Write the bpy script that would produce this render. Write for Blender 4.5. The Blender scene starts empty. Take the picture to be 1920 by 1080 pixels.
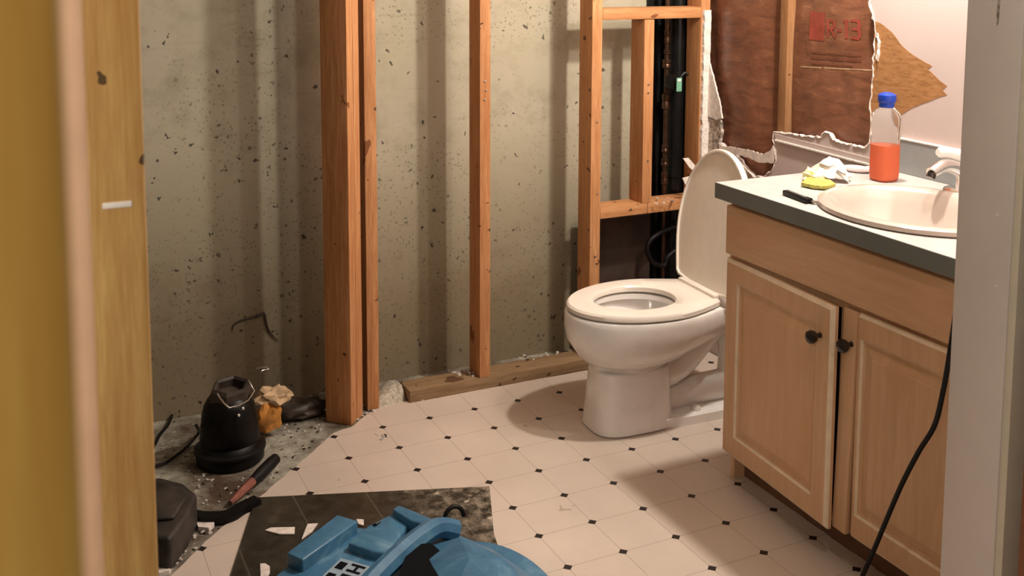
import bpy, bmesh, math, random
from mathutils import Vector, Matrix, noise
random.seed(7)
R = math.radians
S = bpy.context.scene
COL = S.collection

# ------------------------------------------------------------------ camera
F_PX, CX, CY, PITCH, ROLL, YAW = 2010.55, 1003.37, 135.69, 0.1073, -0.0056, 0.4610
CAMZ = 1.43
def _cam_axes():
    cp, sp, cr, sr = math.cos(PITCH), math.sin(PITCH), math.cos(ROLL), math.sin(ROLL)
    r0 = Vector((1, 0, 0)); d0 = Vector((0, -sp, -cp)); f0 = Vector((0, cp, -sp))
    r = r0 * cr + d0 * sr; d = d0 * cr - r0 * sr
    ca, sa = math.cos(YAW), math.sin(YAW)
    def room(v): return Vector((v.x * ca + v.y * sa, -v.x * sa + v.y * ca, v.z))
    return room(r), room(d), room(f0)
RX, DN, FW = _cam_axes()
CAMP = Vector((0, 0, CAMZ))
cd = bpy.data.cameras.new('camera'); cam = bpy.data.objects.new('camera', cd); COL.objects.link(cam)
cam.matrix_world = Matrix((( RX.x, -DN.x, -FW.x, CAMP.x), (RX.y, -DN.y, -FW.y, CAMP.y), (RX.z, -DN.z, -FW.z, CAMP.z), (0, 0, 0, 1)))
cd.sensor_width = 36; cd.lens = F_PX / 1920 * 36
cd.shift_x = (960 - CX) / 1920; cd.shift_y = (CY - 540) / 1920
cd.clip_start = 0.02
cd.dof.use_dof = True; cd.dof.focus_distance = 2.6; cd.dof.aperture_fstop = 37.7 / 3.2
S.camera = cam
def ray(u, v): return RX * ((u - CX) / F_PX) + DN * ((v - CY) / F_PX) + FW
def pz(u, v, z=0.0): d = ray(u, v); return CAMP + d * ((z - CAMZ) / d.z)
def px(u, v, x): d = ray(u, v); return CAMP + d * (x / d.x)
def py(u, v, y): d = ray(u, v); return CAMP + d * (y / d.y)

# ------------------------------------------------------------------ world, lights, exposure
w = bpy.data.worlds.new('world'); S.world = w; w.use_nodes = True
w.node_tree.nodes['Background'].inputs[0].default_value = (1.0, 0.8, 0.6, 1)
w.node_tree.nodes['Background'].inputs[1].default_value = 0.006
S.view_settings.view_transform = 'Standard'; S.view_settings.look = 'None'
S.view_settings.gamma = 1; S.view_settings.exposure = 0.14; S.view_settings.use_curve_mapping = False
def lamp(name, loc, power, radius, col=(1, .86, .7)):
    l = bpy.data.lights.new(name, 'POINT'); l.energy = power; l.shadow_soft_size = radius; l.color = col
    o = bpy.data.objects.new(name, l); o.location = loc; COL.objects.link(o); return o
def alamp(name, loc, power, size, col, target):
    l = bpy.data.lights.new(name, 'AREA'); l.energy = power; l.shape = 'DISK'; l.size = size; l.color = col
    o = bpy.data.objects.new(name, l); o.location = loc; COL.objects.link(o)
    o.rotation_euler = (Vector(target) - Vector(loc)).to_track_quat('-Z', 'Y').to_euler(); return o
VAN_COL = (1.0, 0.915, 0.81)
lamp('vanity_bulb', (2.03, 2.16, 2.00), 76, .04, VAN_COL)
lamp('vanity_bulb', (2.03, 1.78, 2.00), 25, .04, VAN_COL)
lamp('doorway_lamp', (0.97, 0.78, 2.30), 12, .045, (1.0, 0.92, 0.83))
lamp('hall_lamp', (-0.75, -0.35, 2.00), 62, .08, (1.0, 0.91, 0.79))

# ------------------------------------------------------------------ materials
def new_mat(name):
    m = bpy.data.materials.new(name); m.use_nodes = True
    nt = m.node_tree; b = nt.nodes['Principled BSDF']; return m, nt, b
def N(nt, t, **kw):
    n = nt.nodes.new(t)
    for k, v in kw.items():
        if k.startswith('i_'):
            key = k[2:]; n.inputs[int(key) if key.isdigit() else key.replace('_', ' ')].default_value = v
        else: setattr(n, k, v)
    return n
def ramp(nt, fac, stops, interp='LINEAR'):
    n = N(nt, 'ShaderNodeValToRGB'); cr = n.color_ramp; cr.interpolation = interp
    while len(cr.elements) > len(stops): cr.elements.remove(cr.elements[-1])
    while len(cr.elements) < len(stops): cr.elements.new(.5)
    for e, (p, c) in zip(cr.elements, stops): e.position = p; e.color = (*c, 1) if len(c) == 3 else c
    nt.links.new(fac, n.inputs[0]); return n.outputs[0]
def mixc(nt, fac, a, b, mode='MIX'):
    n = N(nt, 'ShaderNodeMix', data_type='RGBA', blend_type=mode)
    for k, v in ((0, fac), (6, a), (7, b)):
        if hasattr(v, 'is_linked') or isinstance(v, bpy.types.NodeSocket): nt.links.new(v, n.inputs[k])
        else: n.inputs[k].default_value = v if k == 0 else ((*v, 1) if len(v) == 3 else v)
    return n.outputs[2]
def coords(nt, kind='Object', scale=(1, 1, 1), loc=(0, 0, 0)):
    if kind == 'World': src = N(nt, 'ShaderNodeNewGeometry').outputs['Position']
    else: src = N(nt, 'ShaderNodeTexCoord').outputs['Object']
    m = N(nt, 'ShaderNodeMapping'); m.inputs['Scale'].default_value = scale; m.inputs['Location'].default_value = loc
    nt.links.new(src, m.inputs[0]); return m.outputs[0]
def noise_(nt, vec, scale, detail=4, rough=.55, dist=0):
    n = N(nt, 'ShaderNodeTexNoise'); n.inputs['Scale'].default_value = scale; n.inputs['Detail'].default_value = detail
    n.inputs['Roughness'].default_value = rough; n.inputs['Distortion'].default_value = dist
    nt.links.new(vec, n.inputs['Vector']); return n.outputs['Fac']
def math_(nt, op, a, b=None, clamp=False):
    n = N(nt, 'ShaderNodeMath', operation=op); n.use_clamp = clamp
    for i, v in enumerate((a, b)):
        if v is None: continue
        if isinstance(v, (int, float)): n.inputs[i].default_value = v
        else: nt.links.new(v, n.inputs[i])
    return n.outputs[0]
def bump(nt, b, h, strength=.3, dist=.002):
    n = N(nt, 'ShaderNodeBump'); n.inputs['Strength'].default_value = strength; n.inputs['Distance'].default_value = dist
    nt.links.new(h, n.inputs['Height']); nt.links.new(n.outputs[0], b.inputs['Normal'])
def setb(b, rough=.5, spec=.5, metal=0, coat=0):
    b.inputs['Roughness'].default_value = rough; b.inputs['Specular IOR Level'].default_value = spec
    b.inputs['Metallic'].default_value = metal; b.inputs['Coat Weight'].default_value = coat

def plain(name, col, rough=.5, metal=0, var=.08, scale=30, spec=.5, coat=0, bmp=0):
    m, nt, b = new_mat(name); v = coords(nt); f = noise_(nt, v, scale, 5)
    d = tuple(c * (1 - var * 2) for c in col); l = tuple(min(1, c * (1 + var)) for c in col)
    nt.links.new(ramp(nt, f, [(.3, d), (.7, l)]), b.inputs['Base Color'])
    setb(b, rough, spec, metal, coat)
    if bmp: bump(nt, b, f, bmp)
    return m

def speck_mask(nt, vec, scale, size, keep):
    """irregular dark pits: 1 in a pit"""
    vo = N(nt, 'ShaderNodeTexVoronoi'); vo.inputs['Scale'].default_value = scale
    dn = N(nt, 'ShaderNodeTexNoise'); dn.inputs['Scale'].default_value = scale * 2.2; nt.links.new(vec, dn.inputs['Vector'])
    mx = N(nt, 'ShaderNodeVectorMath', operation='SCALE'); nt.links.new(dn.outputs['Color'], mx.inputs[0]); mx.inputs['Scale'].default_value = .9 / scale
    ad = N(nt, 'ShaderNodeVectorMath', operation='ADD'); nt.links.new(vec, ad.inputs[0]); nt.links.new(mx.outputs[0], ad.inputs[1])
    nt.links.new(ad.outputs[0], vo.inputs['Vector'])
    sep = N(nt, 'ShaderNodeSeparateColor'); nt.links.new(vo.outputs['Color'], sep.inputs[0])
    sz = math_(nt, 'MULTIPLY', sep.outputs[1], size)
    near = math_(nt, 'LESS_THAN', vo.outputs['Distance'], sz)
    kp = math_(nt, 'LESS_THAN', sep.outputs[0], keep)
    return math_(nt, 'MULTIPLY', near, kp)

def wood(name, dark, light, grain=(26, 26, 1.6), knots=.5, seed=0, holes=.4, rough=.62):
    m, nt, b = new_mat(name)
    oi = N(nt, 'ShaderNodeObjectInfo'); rv = math_(nt, 'MULTIPLY', oi.outputs['Random'], 17.0)
    cb = N(nt, 'ShaderNodeCombineXYZ'); [nt.links.new(rv, cb.inputs[i]) for i in range(3)]
    def sh(scale):
        src = N(nt, 'ShaderNodeTexCoord').outputs['Object']
        ad = N(nt, 'ShaderNodeVectorMath', operation='ADD'); nt.links.new(src, ad.inputs[0]); nt.links.new(cb.outputs[0], ad.inputs[1])
        mp = N(nt, 'ShaderNodeMapping'); mp.inputs['Scale'].default_value = scale; nt.links.new(ad.outputs[0], mp.inputs[0]); return mp.outputs[0]
    g = noise_(nt, sh(grain), 3.5, 6, .6, .6)
    g2 = noise_(nt, sh(tuple(s * 5 for s in grain)), 3, 3, .6)
    big = noise_(nt, sh(tuple(1.6 if s > 5 else .9 for s in grain)), 2.2, 3)
    gg = math_(nt, 'ADD', math_(nt, 'MULTIPLY', g, .62), math_(nt, 'MULTIPLY', g2, .38))
    c = ramp(nt, gg, [(.30, dark), (.52, tuple((a + b_) / 2 for a, b_ in zip(dark, light))), (.68, light)])
    c = mixc(nt, math_(nt, 'MULTIPLY', math_(nt, 'SUBTRACT', big, .45, True), 1.3, True), c, tuple(x * y for x, y in zip(dark, (.95, .8, .6))))
    ks = tuple(1.0 if s > 5 else .55 for s in grain)
    k = speck_mask(nt, sh(ks), 13, .26, knots)
    c = mixc(nt, math_(nt, 'MULTIPLY', k, .75), c, (dark[0] * .35, dark[1] * .22, dark[2] * .2))
    h = speck_mask(nt, sh((1, 1, 1)), 24, .19, holes * 1.2)
    c = mixc(nt, math_(nt, 'MULTIPLY', h, .85), c, (.035, .02, .012))
    nt.links.new(c, b.inputs['Base Color']); setb(b, rough, .22); bump(nt, b, gg, .25, .001)
    return m

W_D, W_L = (.35, .135, .048), (.66, .355, .165)
M = {}
M['stud'] = wood('pine_stud', W_D, W_L)
M['stud_x'] = wood('pine_block', W_D, W_L, grain=(1.6, 26, 26))
M['stud_gold'] = wood('pine_door_stud', (.42, .22, .07), (.66, .44, .17), knots=.6, holes=.45)
M['stud_near'] = wood('golden_pine_near_stud', (.33, .18, .035), (.46, .30, .08), knots=.3, holes=.1)
M['plate'] = wood('pine_plate_dusty', (.17, .095, .045), (.38, .26, .15), grain=(1.4, 22, 22), knots=.2)
M['cab'] = wood('maple_cabinet', (.62, .375, .215), (.74, .485, .30), grain=(9, 9, .8), knots=0, holes=.0, rough=.42)
M['cab_y'] = wood('maple_cabinet_rail', (.62, .375, .215), (.74, .485, .30), grain=(9, .8, 9), knots=0, holes=.0, rough=.42)
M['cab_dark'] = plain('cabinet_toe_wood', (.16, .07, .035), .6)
M['white'] = plain('porcelain', (.84, .81, .78), .12, var=.02, coat=.3)
M['seat'] = plain('seat_plastic', (.82, .75, .67), .28, var=.02)
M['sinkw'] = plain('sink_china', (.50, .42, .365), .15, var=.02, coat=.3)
M['chrome'] = plain('chrome', (.88, .86, .84), .22, metal=1, var=.02)
M['steel'] = plain('dull_steel', (.55, .52, .48), .35, metal=1)
M['bronze'] = plain('dark_bronze', (.05, .04, .035), .18, metal=.6, var=.1)
M['black'] = plain('black_plastic', (.005, .004, .0035), .42, var=.2, spec=.22)
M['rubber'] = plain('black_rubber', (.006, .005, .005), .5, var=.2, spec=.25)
M['abs'] = plain('abs_pipe', (.006, .006, .006), .22, var=.2, spec=.3)
M['copper'] = plain('dark_copper', (.10, .055, .035), .3, metal=.8, var=.2)
M['edge'] = plain('grey_laminate_edge', (.17, .185, .175), .38, var=.04)
M['splash'] = plain('grey_backsplash', (.27, .285, .285), .4, var=.03)
M['jamb'] = plain('grey_painted_drywall', (.78, .71, .69), .7, var=.03, scale=6)
M['casing'] = plain('cream_casing', (.74, .68, .56), .45, var=.03)
M['brown'] = plain('brown_door_wood', (.25, .085, .03), .5)
M['gyp'] = plain('broken_gypsum', (.80, .72, .66), .9, var=.12, scale=90, bmp=.8)
M['dirtygyp'] = plain('dirty_gypsum', (.50, .42, .35), .95, var=.42, scale=75, bmp=.8)
M['olive'] = plain('stained_gypsum_back', (.42, .36, .25), .9, var=.15, scale=25, bmp=.4)
M['paper'] = plain('torn_paper', (.78, .70, .64), .85, var=.12, scale=60)
M['yellow'] = plain('yellow_green_sponge', (.42, .38, .09), .85, var=.2, scale=80, bmp=.5)
M['tissue'] = plain('tissue_paper', (.74, .69, .62), .9, var=.05, scale=40, bmp=.4)
M['soap'] = plain('pink_soap', (.80, .64, .64), .35, var=.04)
M['bluecap'] = plain('blue_cap_plastic', (.010, .05, .42), .3, var=.05)
M['green'] = plain('green_tag', (.18, .42, .28), .5)
M['red'] = plain('faded_red_paint', (.24, .085, .06), .45, var=.25)
M['orange'] = plain('orange_foam', (.62, .26, .05), .6, var=.35, scale=25)
M['tan'] = plain('tan_foam', (.55, .38, .22), .8, var=.25, scale=25, bmp=.6)
M['darkbrown'] = plain('dark_dusty_plastic', (.055, .038, .028), .55, var=.5, scale=18, bmp=.3)
M['case_dark'] = plain('dusty_charcoal_case', (.035, .027, .021), .6, var=.6, scale=14, bmp=.4)
M['offview'] = plain('unfinished_brown_wood', (.16, .12, .08), .9)  # unseen surfaces kept dark to cut the bounce light
M['recess'] = plain('damp_dark_panel', (.045, .026, .018), .7, var=.3, scale=8)  # dark tone stands for the shade below the lower cross blocks
M['dust'] = plain('plaster_dust', (.50, .45, .36), .95, var=.25, scale=90, bmp=1)
M['pinkgyp'] = plain('pinkish_drywall_edge', (.74, .47, .31), .8, var=.05)  # pink tone stands for lamp light on the near stud's corner
M['flange'] = wood('aged_brown_pine', (.20, .09, .035), (.36, .19, .09), knots=.2)  # darker pine copy, shade between the batts is in its colour
M['cab_edge'] = plain('worn_cream_maple_edge', (.84, .68, .50), .4, var=.06)  # cream wear, with the highlight on the door profiles painted in
M['board'] = plain('board', (.05, .05, .05), .5)
M['ink'] = plain('black_ink', (.004, .005, .007), .8, spec=.1)  # print, and the painted shade in the case handle opening
M['label'] = plain('grey_blue_label', (.30, .40, .48), .4, var=.05)
M['redink'] = plain('faded_red_print', (.30, .055, .040), .4, var=.15)
M['brownink'] = plain('brown_print', (.17, .055, .030), .45, var=.2)
M['wht'] = plain('white_screw_dab', (.86, .82, .78), .6)

# vinyl sheet: square lattice with black diamonds
m, nt, b = new_mat('vinyl_tile_sheet')
SP = .152152; OX, OY = .985, 3.015
pos = N(nt, 'ShaderNodeNewGeometry').outputs['Position']; sp = N(nt, 'ShaderNodeSeparateXYZ'); nt.links.new(pos, sp.inputs[0])
def cell(o, c):
    t = math_(nt, 'DIVIDE', math_(nt, 'SUBTRACT', o, c), SP)
    fr = math_(nt, 'FRACT', math_(nt, 'ADD', t, 100.5)); return math_(nt, 'ABSOLUTE', math_(nt, 'SUBTRACT', fr, .5))
ax, ay = cell(sp.outputs[0], OX), cell(sp.outputs[1], OY)
dia = math_(nt, 'LESS_THAN', math_(nt, 'ADD', ax, ay), .086)
line = math_(nt, 'LESS_THAN', math_(nt, 'MINIMUM', ax, ay), .0075)
v = coords(nt, 'World'); n1 = noise_(nt, v, 2.2, 4); n2 = noise_(nt, v, 22, 6, .7)
c = ramp(nt, n1, [(.35, (.56, .47, .40)), (.65, (.66, .555, .475))])
c = mixc(nt, math_(nt, 'MULTIPLY', math_(nt, 'SUBTRACT', n2, .56, True), 1.2, True), c, (.50, .42, .33))
c = mixc(nt, math_(nt, 'MULTIPLY', line, .62), c, (.30, .24, .20))
c = mixc(nt, dia, c, (.018, .012, .012))
dk = speck_mask(nt, v, 10, .10, .30)
c = mixc(nt, math_(nt, 'MULTIPLY', dk, .55), c, (.30, .20, .15))
nt.links.new(c, b.inputs['Base Color']); setb(b, .36, .45); bump(nt, b, math_(nt, 'ADD', math_(nt, 'MULTIPLY', line, -1), math_(nt, 'MULTIPLY', n2, .4)), .15, .001)
M['vinyl'] = m

# poured concrete wall
m, nt, b = new_mat('foundation_concrete')
v = coords(nt, 'World'); n1 = noise_(nt, v, 1.6, 5, .6, .4); n2 = noise_(nt, v, 9, 8, .65); n3 = noise_(nt, coords(nt, 'World', (1.2, 1, 14)), 5, 4, .6)
c = ramp(nt, n2, [(.3, (.33, .30, .215)), (.5, (.415, .38, .285)), (.72, (.50, .46, .365))])
c = mixc(nt, math_(nt, 'MULTIPLY', math_(nt, 'SUBTRACT', n1, .42, True), 2.2, True), c, (.41, .385, .265))
sep = N(nt, 'ShaderNodeSeparateXYZ'); nt.links.new(N(nt, 'ShaderNodeNewGeometry').outputs['Position'], sep.inputs[0])
# brown ground-damp staining rising from the slab, blotchy upper rim
low = math_(nt, 'SUBTRACT', 1.15, math_(nt, 'MULTIPLY', sep.outputs[2], 1.35), True)
st = math_(nt, 'MULTIPLY', math_(nt, 'ADD', low, math_(nt, 'SUBTRACT', n2, .5)), math_(nt, 'ADD', n1, .65), True)
c = mixc(nt, math_(nt, 'MULTIPLY', st, .85, True), c, (.19, .145, .085))
s1 = speck_mask(nt, v, 52, .36, .45); s2 = speck_mask(nt, v, 20, .175, .5); s3 = speck_mask(nt, v, 95, .42, .45)
area = ramp(nt, math_(nt, 'ADD', noise_(nt, v, 3.1, 3), math_(nt, 'MULTIPLY', low, .30)), [(.42, (0, 0, 0)), (.62, (1, 1, 1))])
c = mixc(nt, math_(nt, 'MULTIPLY', math_(nt, 'MULTIPLY', s1, area), .72), c, (.06, .048, .035))
c = mixc(nt, math_(nt, 'MULTIPLY', math_(nt, 'MULTIPLY', s3, area), .5), c, (.10, .08, .055))
c = mixc(nt, math_(nt, 'MULTIPLY', s2, .85), c, (.035, .03, .025))
c = mixc(nt, math_(nt, 'MULTIPLY', math_(nt, 'SUBTRACT', n3, .6, True), 1.5, True), c, (.2, .17, .12))
nt.links.new(c, b.inputs['Base Color']); setb(b, .85, .25)
bump(nt, b, math_(nt, 'SUBTRACT', n2, math_(nt, 'ADD', s1, s2)), .5, .002)
M['conc'] = m

# slab
m, nt, b = new_mat('dirty_slab')
v = coords(nt, 'World'); n1 = noise_(nt, v, 5, 6, .6); n2 = noise_(nt, v, 28, 8, .7); n4 = noise_(nt, v, 2.6, 3)
c = ramp(nt, n2, [(.3, (.19, .17, .13)), (.55, (.37, .355, .29)), (.75, (.50, .48, .40))])
c = mixc(nt, math_(nt, 'MULTIPLY', math_(nt, 'SUBTRACT', n1, .40, True), 4.5, True), c, (.075, .048, .030))
s = speck_mask(nt, v, 55, .34, .55); c = mixc(nt, math_(nt, 'MULTIPLY', s, .8), c, (.03, .022, .016))
s = speck_mask(nt, v, 70, .30, .28); c = mixc(nt, math_(nt, 'MULTIPLY', s, .9), c, (.60, .54, .47))
nt.links.new(c, b.inputs['Base Color']); setb(b, .85, .3); bump(nt, b, n2, .7, .004)
M['slab'] = m

# painted drywall
m, nt, b = new_mat('painted_drywall'); v = coords(nt, 'World'); n1 = noise_(nt, v, 1.5, 3); n2 = noise_(nt, v, 60, 4)
nt.links.new(ramp(nt, n1, [(.3, (.49, .40, .38)), (.7, (.54, .445, .42))]), b.inputs['Base Color']); setb(b, .7, .3); bump(nt, b, n2, .08, .001)
M['drywall'] = m
# brown inner paper of the drywall
m, nt, b = new_mat('brown_wall_paper'); v = coords(nt, 'World', (1, 6, 26)); v2 = coords(nt, 'World', (1, 10, 22)); n1 = noise_(nt, v, 5, 6, .7, .5); n2 = noise_(nt, v2, 6, 5, .7)
c = ramp(nt, n1, [(.3, (.22, .10, .035)), (.55, (.36, .175, .07)), (.8, (.45, .25, .11))])
c = mixc(nt, math_(nt, 'GREATER_THAN', n2, .69), c, (.62, .42, .24))
nt.links.new(c, b.inputs['Base Color']); setb(b, .9, .2); bump(nt, b, n1, .4, .001)
M['brownpaper'] = m
# kraft facing
m, nt, b = new_mat('kraft_facing'); v = coords(nt, 'World', (1, 3, 9)); n1 = noise_(nt, v, 4, 5, .6, .4); n2 = noise_(nt, coords(nt, 'World', (1, 8, 2)), 4, 4, .6)
c = ramp(nt, n1, [(.3, (.13, .050, .027)), (.6, (.23, .092, .050)), (.8, (.36, .18, .10))])
c = mixc(nt, math_(nt, 'MULTIPLY', math_(nt, 'SUBTRACT', n2, .5, True), 1.8, True), c, (.17, .055, .03))
nt.links.new(c, b.inputs['Base Color']); setb(b, .33, .6); bump(nt, b, math_(nt, 'ADD', n1, n2), .5, .004)
M['kraft'] = m
# dusty stone-look board
m, nt, b = new_mat('dark_slate_board'); v = coords(nt); n1 = noise_(nt, v, 6, 6, .7, .5); n2 = noise_(nt, v, 30, 7, .75)
c = ramp(nt, n1, [(.35, (.012, .009, .006)), (.6, (.030, .023, .015)), (.8, (.11, .088, .062))])
sx = N(nt, 'ShaderNodeSeparateXYZ'); nt.links.new(coords(nt), sx.inputs[0])
right = math_(nt, 'MULTIPLY', math_(nt, 'SUBTRACT', sx.outputs[0], .30, True), 4.0, True)
dust = math_(nt, 'MULTIPLY', math_(nt, 'SUBTRACT', n2, .42, True), math_(nt, 'ADD', math_(nt, 'MULTIPLY', right, 5.5), .45), True)
c = mixc(nt, dust, c, (.30, .25, .19))
s = speck_mask(nt, v, 40, .35, .35); c = mixc(nt, math_(nt, 'MULTIPLY', math_(nt, 'MULTIPLY', s, right), .9), c, (.60, .52, .42))
gx = math_(nt, 'LESS_THAN', math_(nt, 'ABSOLUTE', math_(nt, 'SUBTRACT', math_(nt, 'FRACT', math_(nt, 'MULTIPLY', sx.outputs[0], 5.6)), .5)), .012)
c = mixc(nt, math_(nt, 'MULTIPLY', gx, .15), c, (.35, .30, .22))
nt.links.new(c, b.inputs['Base Color']); setb(b, .42, .5); bump(nt, b, n2, .2, .001)
M['board'] = m
# blue case plastic
m, nt, b = new_mat('scuffed_blue_plastic'); v = coords(nt); n1 = noise_(nt, v, 9, 6, .7, 1.2); n2 = noise_(nt, v, 70, 5, .7)
c = ramp(nt, n1, [(.3, (.028, .11, .21)), (.55, (.055, .175, .30)), (.75, (.17, .32, .43))])
nt.links.new(c, b.inputs['Base Color']); setb(b, .38, .5); bump(nt, b, n2, .12, .001)
M['blue'] = m
# clear bottle and liquid
m, nt, b = new_mat('clear_plastic'); setb(b, .06, .5); b.inputs['Base Color'].default_value = (.95, .95, .93, 1)
b.inputs['Transmission Weight'].default_value = .94; b.inputs['IOR'].default_value = 1.12; M['clear'] = m
m, nt, b = new_mat('orange_liquid'); setb(b, .10, .4); b.inputs['Base Color'].default_value = (1.0, .17, .02, 1)
b.inputs['Transmission Weight'].default_value = .35; b.inputs['IOR'].default_value = 1.2; M['liquid'] = m

# ------------------------------------------------------------------ mesh helpers
class MB:
    def __init__(s): s.bm = bmesh.new()
    def face(s, vs):
        try: s.bm.faces.new(vs)
        except ValueError: pass
    def loft(s, rings, closed=True, cap0=True, cap1=True):
        vr = [[s.bm.verts.new(p) for p in r] for r in rings]; n = len(vr[0])
        for a, b_ in zip(vr, vr[1:]):
            for i in range(n if closed else n - 1):
                j = (i + 1) % n; s.face((a[i], a[j], b_[j], b_[i]))
        if closed and cap0: s.face(list(reversed(vr[0])))
        if closed and cap1: s.face(vr[-1])
        return s
    def box(s, lo, hi, bev=0, mat=None, seg=2):
        t = bmesh.new(); bmesh.ops.create_cube(t, size=1)
        lo, hi = Vector(lo), Vector(hi); c = (lo + hi) / 2; d = hi - lo
        for v_ in t.verts: v_.co = Vector((v_.co.x * d.x, v_.co.y * d.y, v_.co.z * d.z)) + c
        if bev: bmesh.ops.bevel(t, geom=t.edges[:], offset=bev, segments=seg, affect='EDGES', profile=.6)
        if mat is not None: bmesh.ops.transform(t, matrix=mat, verts=t.verts)
        return s.merge(t)
    def merge(s, t):
        me = bpy.data.meshes.new('t'); t.to_mesh(me); t.free(); s.bm.from_mesh(me); bpy.data.meshes.remove(me); return s
    def tube(s, path, r, seg=12, closed=False):
        P = [Vector(p) for p in path]; n = len(P); rings = []
        rr = r if isinstance(r, (list, tuple)) else [r] * n
        t0 = (P[1] - P[0]).normalized(); up = Vector((0, 0, 1)) if abs(t0.z) < .9 else Vector((1, 0, 0)); nrm = t0.cross(up).normalized()
        for i in range(n):
            a = P[i - 1] if (i or closed) else P[i]; b_ = P[(i + 1) % n] if (i < n - 1 or closed) else P[i]
            t = (b_ - a).normalized(); nrm = (nrm - t * nrm.dot(t)).normalized(); bi = t.cross(nrm)
            rings.append([P[i] + (nrm * math.cos(2 * math.pi * k / seg) + bi * math.sin(2 * math.pi * k / seg)) * rr[i] for k in range(seg)])
        if closed: rings.append(rings[0]); return s.loft(rings, cap0=False, cap1=False)
        return s.loft(rings)
    def lathe(s, prof, c=(0, 0, 0), seg=32, sx=1, sy=1, sq=0):
        rings = []
        for r, z in prof:
            ring = []
            for k in range(seg):
                a = 2 * math.pi * k / seg; ca, sa = math.cos(a), math.sin(a)
                q = 1 / ((abs(ca) ** (2 + sq) + abs(sa) ** (2 + sq)) ** (1 / (2 + sq)))
                ring.append(Vector((c[0] + max(r, 1e-4) * ca * q * sx, c[1] + max(r, 1e-4) * sa * q * sy, c[2] + z)))
            rings.append(ring)
        return s.loft(rings)
    def prism(s, poly, fn, t, bev=0):
        """poly 2D pts; fn(a,b)->Vector base; t thickness vector"""
        t_ = bmesh.new(); t = Vector(t); n = len(poly)
        a = [t_.verts.new(fn(*p)) for p in poly]; b_ = [t_.verts.new(fn(*p) + t) for p in poly]
        t_.faces.new(a); t_.faces.new(list(reversed(b_)))
        for i in range(n):
            j = (i + 1) % n; t_.faces.new((a[j], a[i], b_[i], b_[j]))
        bmesh.ops.recalc_face_normals(t_, faces=t_.faces[:])
        if bev: bmesh.ops.bevel(t_, geom=[e for e in t_.edges if e.calc_face_angle(0) > .5], offset=bev, segments=3, affect='EDGES', profile=.5, clamp_overlap=True)
        bmesh.ops.triangulate(t_, faces=[f for f in t_.faces if len(f.verts) > 4])
        return s.merge(t_)
    def build(s, name, mat, parent=None, smooth=True, ang=40, origin=None):
        bmesh.ops.recalc_face_normals(s.bm, faces=s.bm.faces[:])
        og = Vector(origin) if origin is not None else Vector((0, 0, 0))
        if parent is not None:
            mi = WM[parent.name].inverted()
            bmesh.ops.transform(s.bm, matrix=mi, verts=s.bm.verts)
        elif origin is not None:
            bmesh.ops.translate(s.bm, vec=-og, verts=s.bm.verts)
        if smooth:
            for f in s.bm.faces: f.smooth = True
            for e in s.bm.edges:
                if len(e.link_faces) != 2 or e.calc_face_angle(0) > R(ang): e.smooth = False
        me = bpy.data.meshes.new(name); s.bm.to_mesh(me); s.bm.free()
        me.materials.append(mat); o = bpy.data.objects.new(name, me); COL.objects.link(o)
        if parent is not None: o.parent = parent; WM[o.name] = WM[parent.name].copy()
        else: o.location = og; WM[o.name] = Matrix.Translation(og)
        return o
WM = {}
def thing(name, loc, label, cat, group=None, rz=0):
    o = bpy.data.objects.new(name, None); o.location = loc; o.rotation_euler = (0, 0, rz); o.empty_display_size = .05
    COL.objects.link(o); WM[o.name] = Matrix.Translation(Vector(loc)) @ Matrix.Rotation(rz, 4, 'Z'); tag(o, label, cat, group); return o
def tag(o, label, cat, group=None, kind=None):
    o['label'] = label; o['category'] = cat
    if group: o['group'] = group
    if kind: o['kind'] = kind
    return o
def structure(o, label, cat): return tag(o, label, cat, None, 'structure')
def jag(poly, step=.012, amp=.004, seed=1, closed=True):
    rnd = random.Random(seed); out = []; n = len(poly)
    for i in range(n if closed else n - 1):
        a = Vector((*poly[i][:2], 0)); b_ = Vector((*poly[(i + 1) % n][:2], 0)); L = (b_ - a).length; k = max(1, int(L / step)); nn = Vector((-(b_ - a).y, (b_ - a).x, 0)).normalized() if L else Vector()
        for j in range(k):
            p = a.lerp(b_, j / k) + (nn * rnd.uniform(-amp, amp) if j else Vector()); out.append((p.x, p.y))
    if not closed: out.append(tuple(poly[-1][:2]))
    return out
def smooth_path(pts, k=8):
    P = [Vector(p) for p in pts]; out = []
    for i in range(len(P) - 1):
        p0 = P[max(i - 1, 0)]; p1 = P[i]; p2 = P[i + 1]; p3 = P[min(i + 2, len(P) - 1)]
        for j in range(k):
            t = j / k; out.append(.5 * ((2 * p1) + (p2 - p0) * t + (2 * p0 - 5 * p1 + 4 * p2 - p3) * t * t + (3 * p1 - p0 - 3 * p2 + p3) * t ** 3))
    out.append(P[-1]); return out
XY = lambda z: (lambda a, b_: Vector((a, b_, z)))
WX = 2.262          # right wall face
YB = 3.36           # concrete wall face
YS = 3.15           # stud line front face

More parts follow.
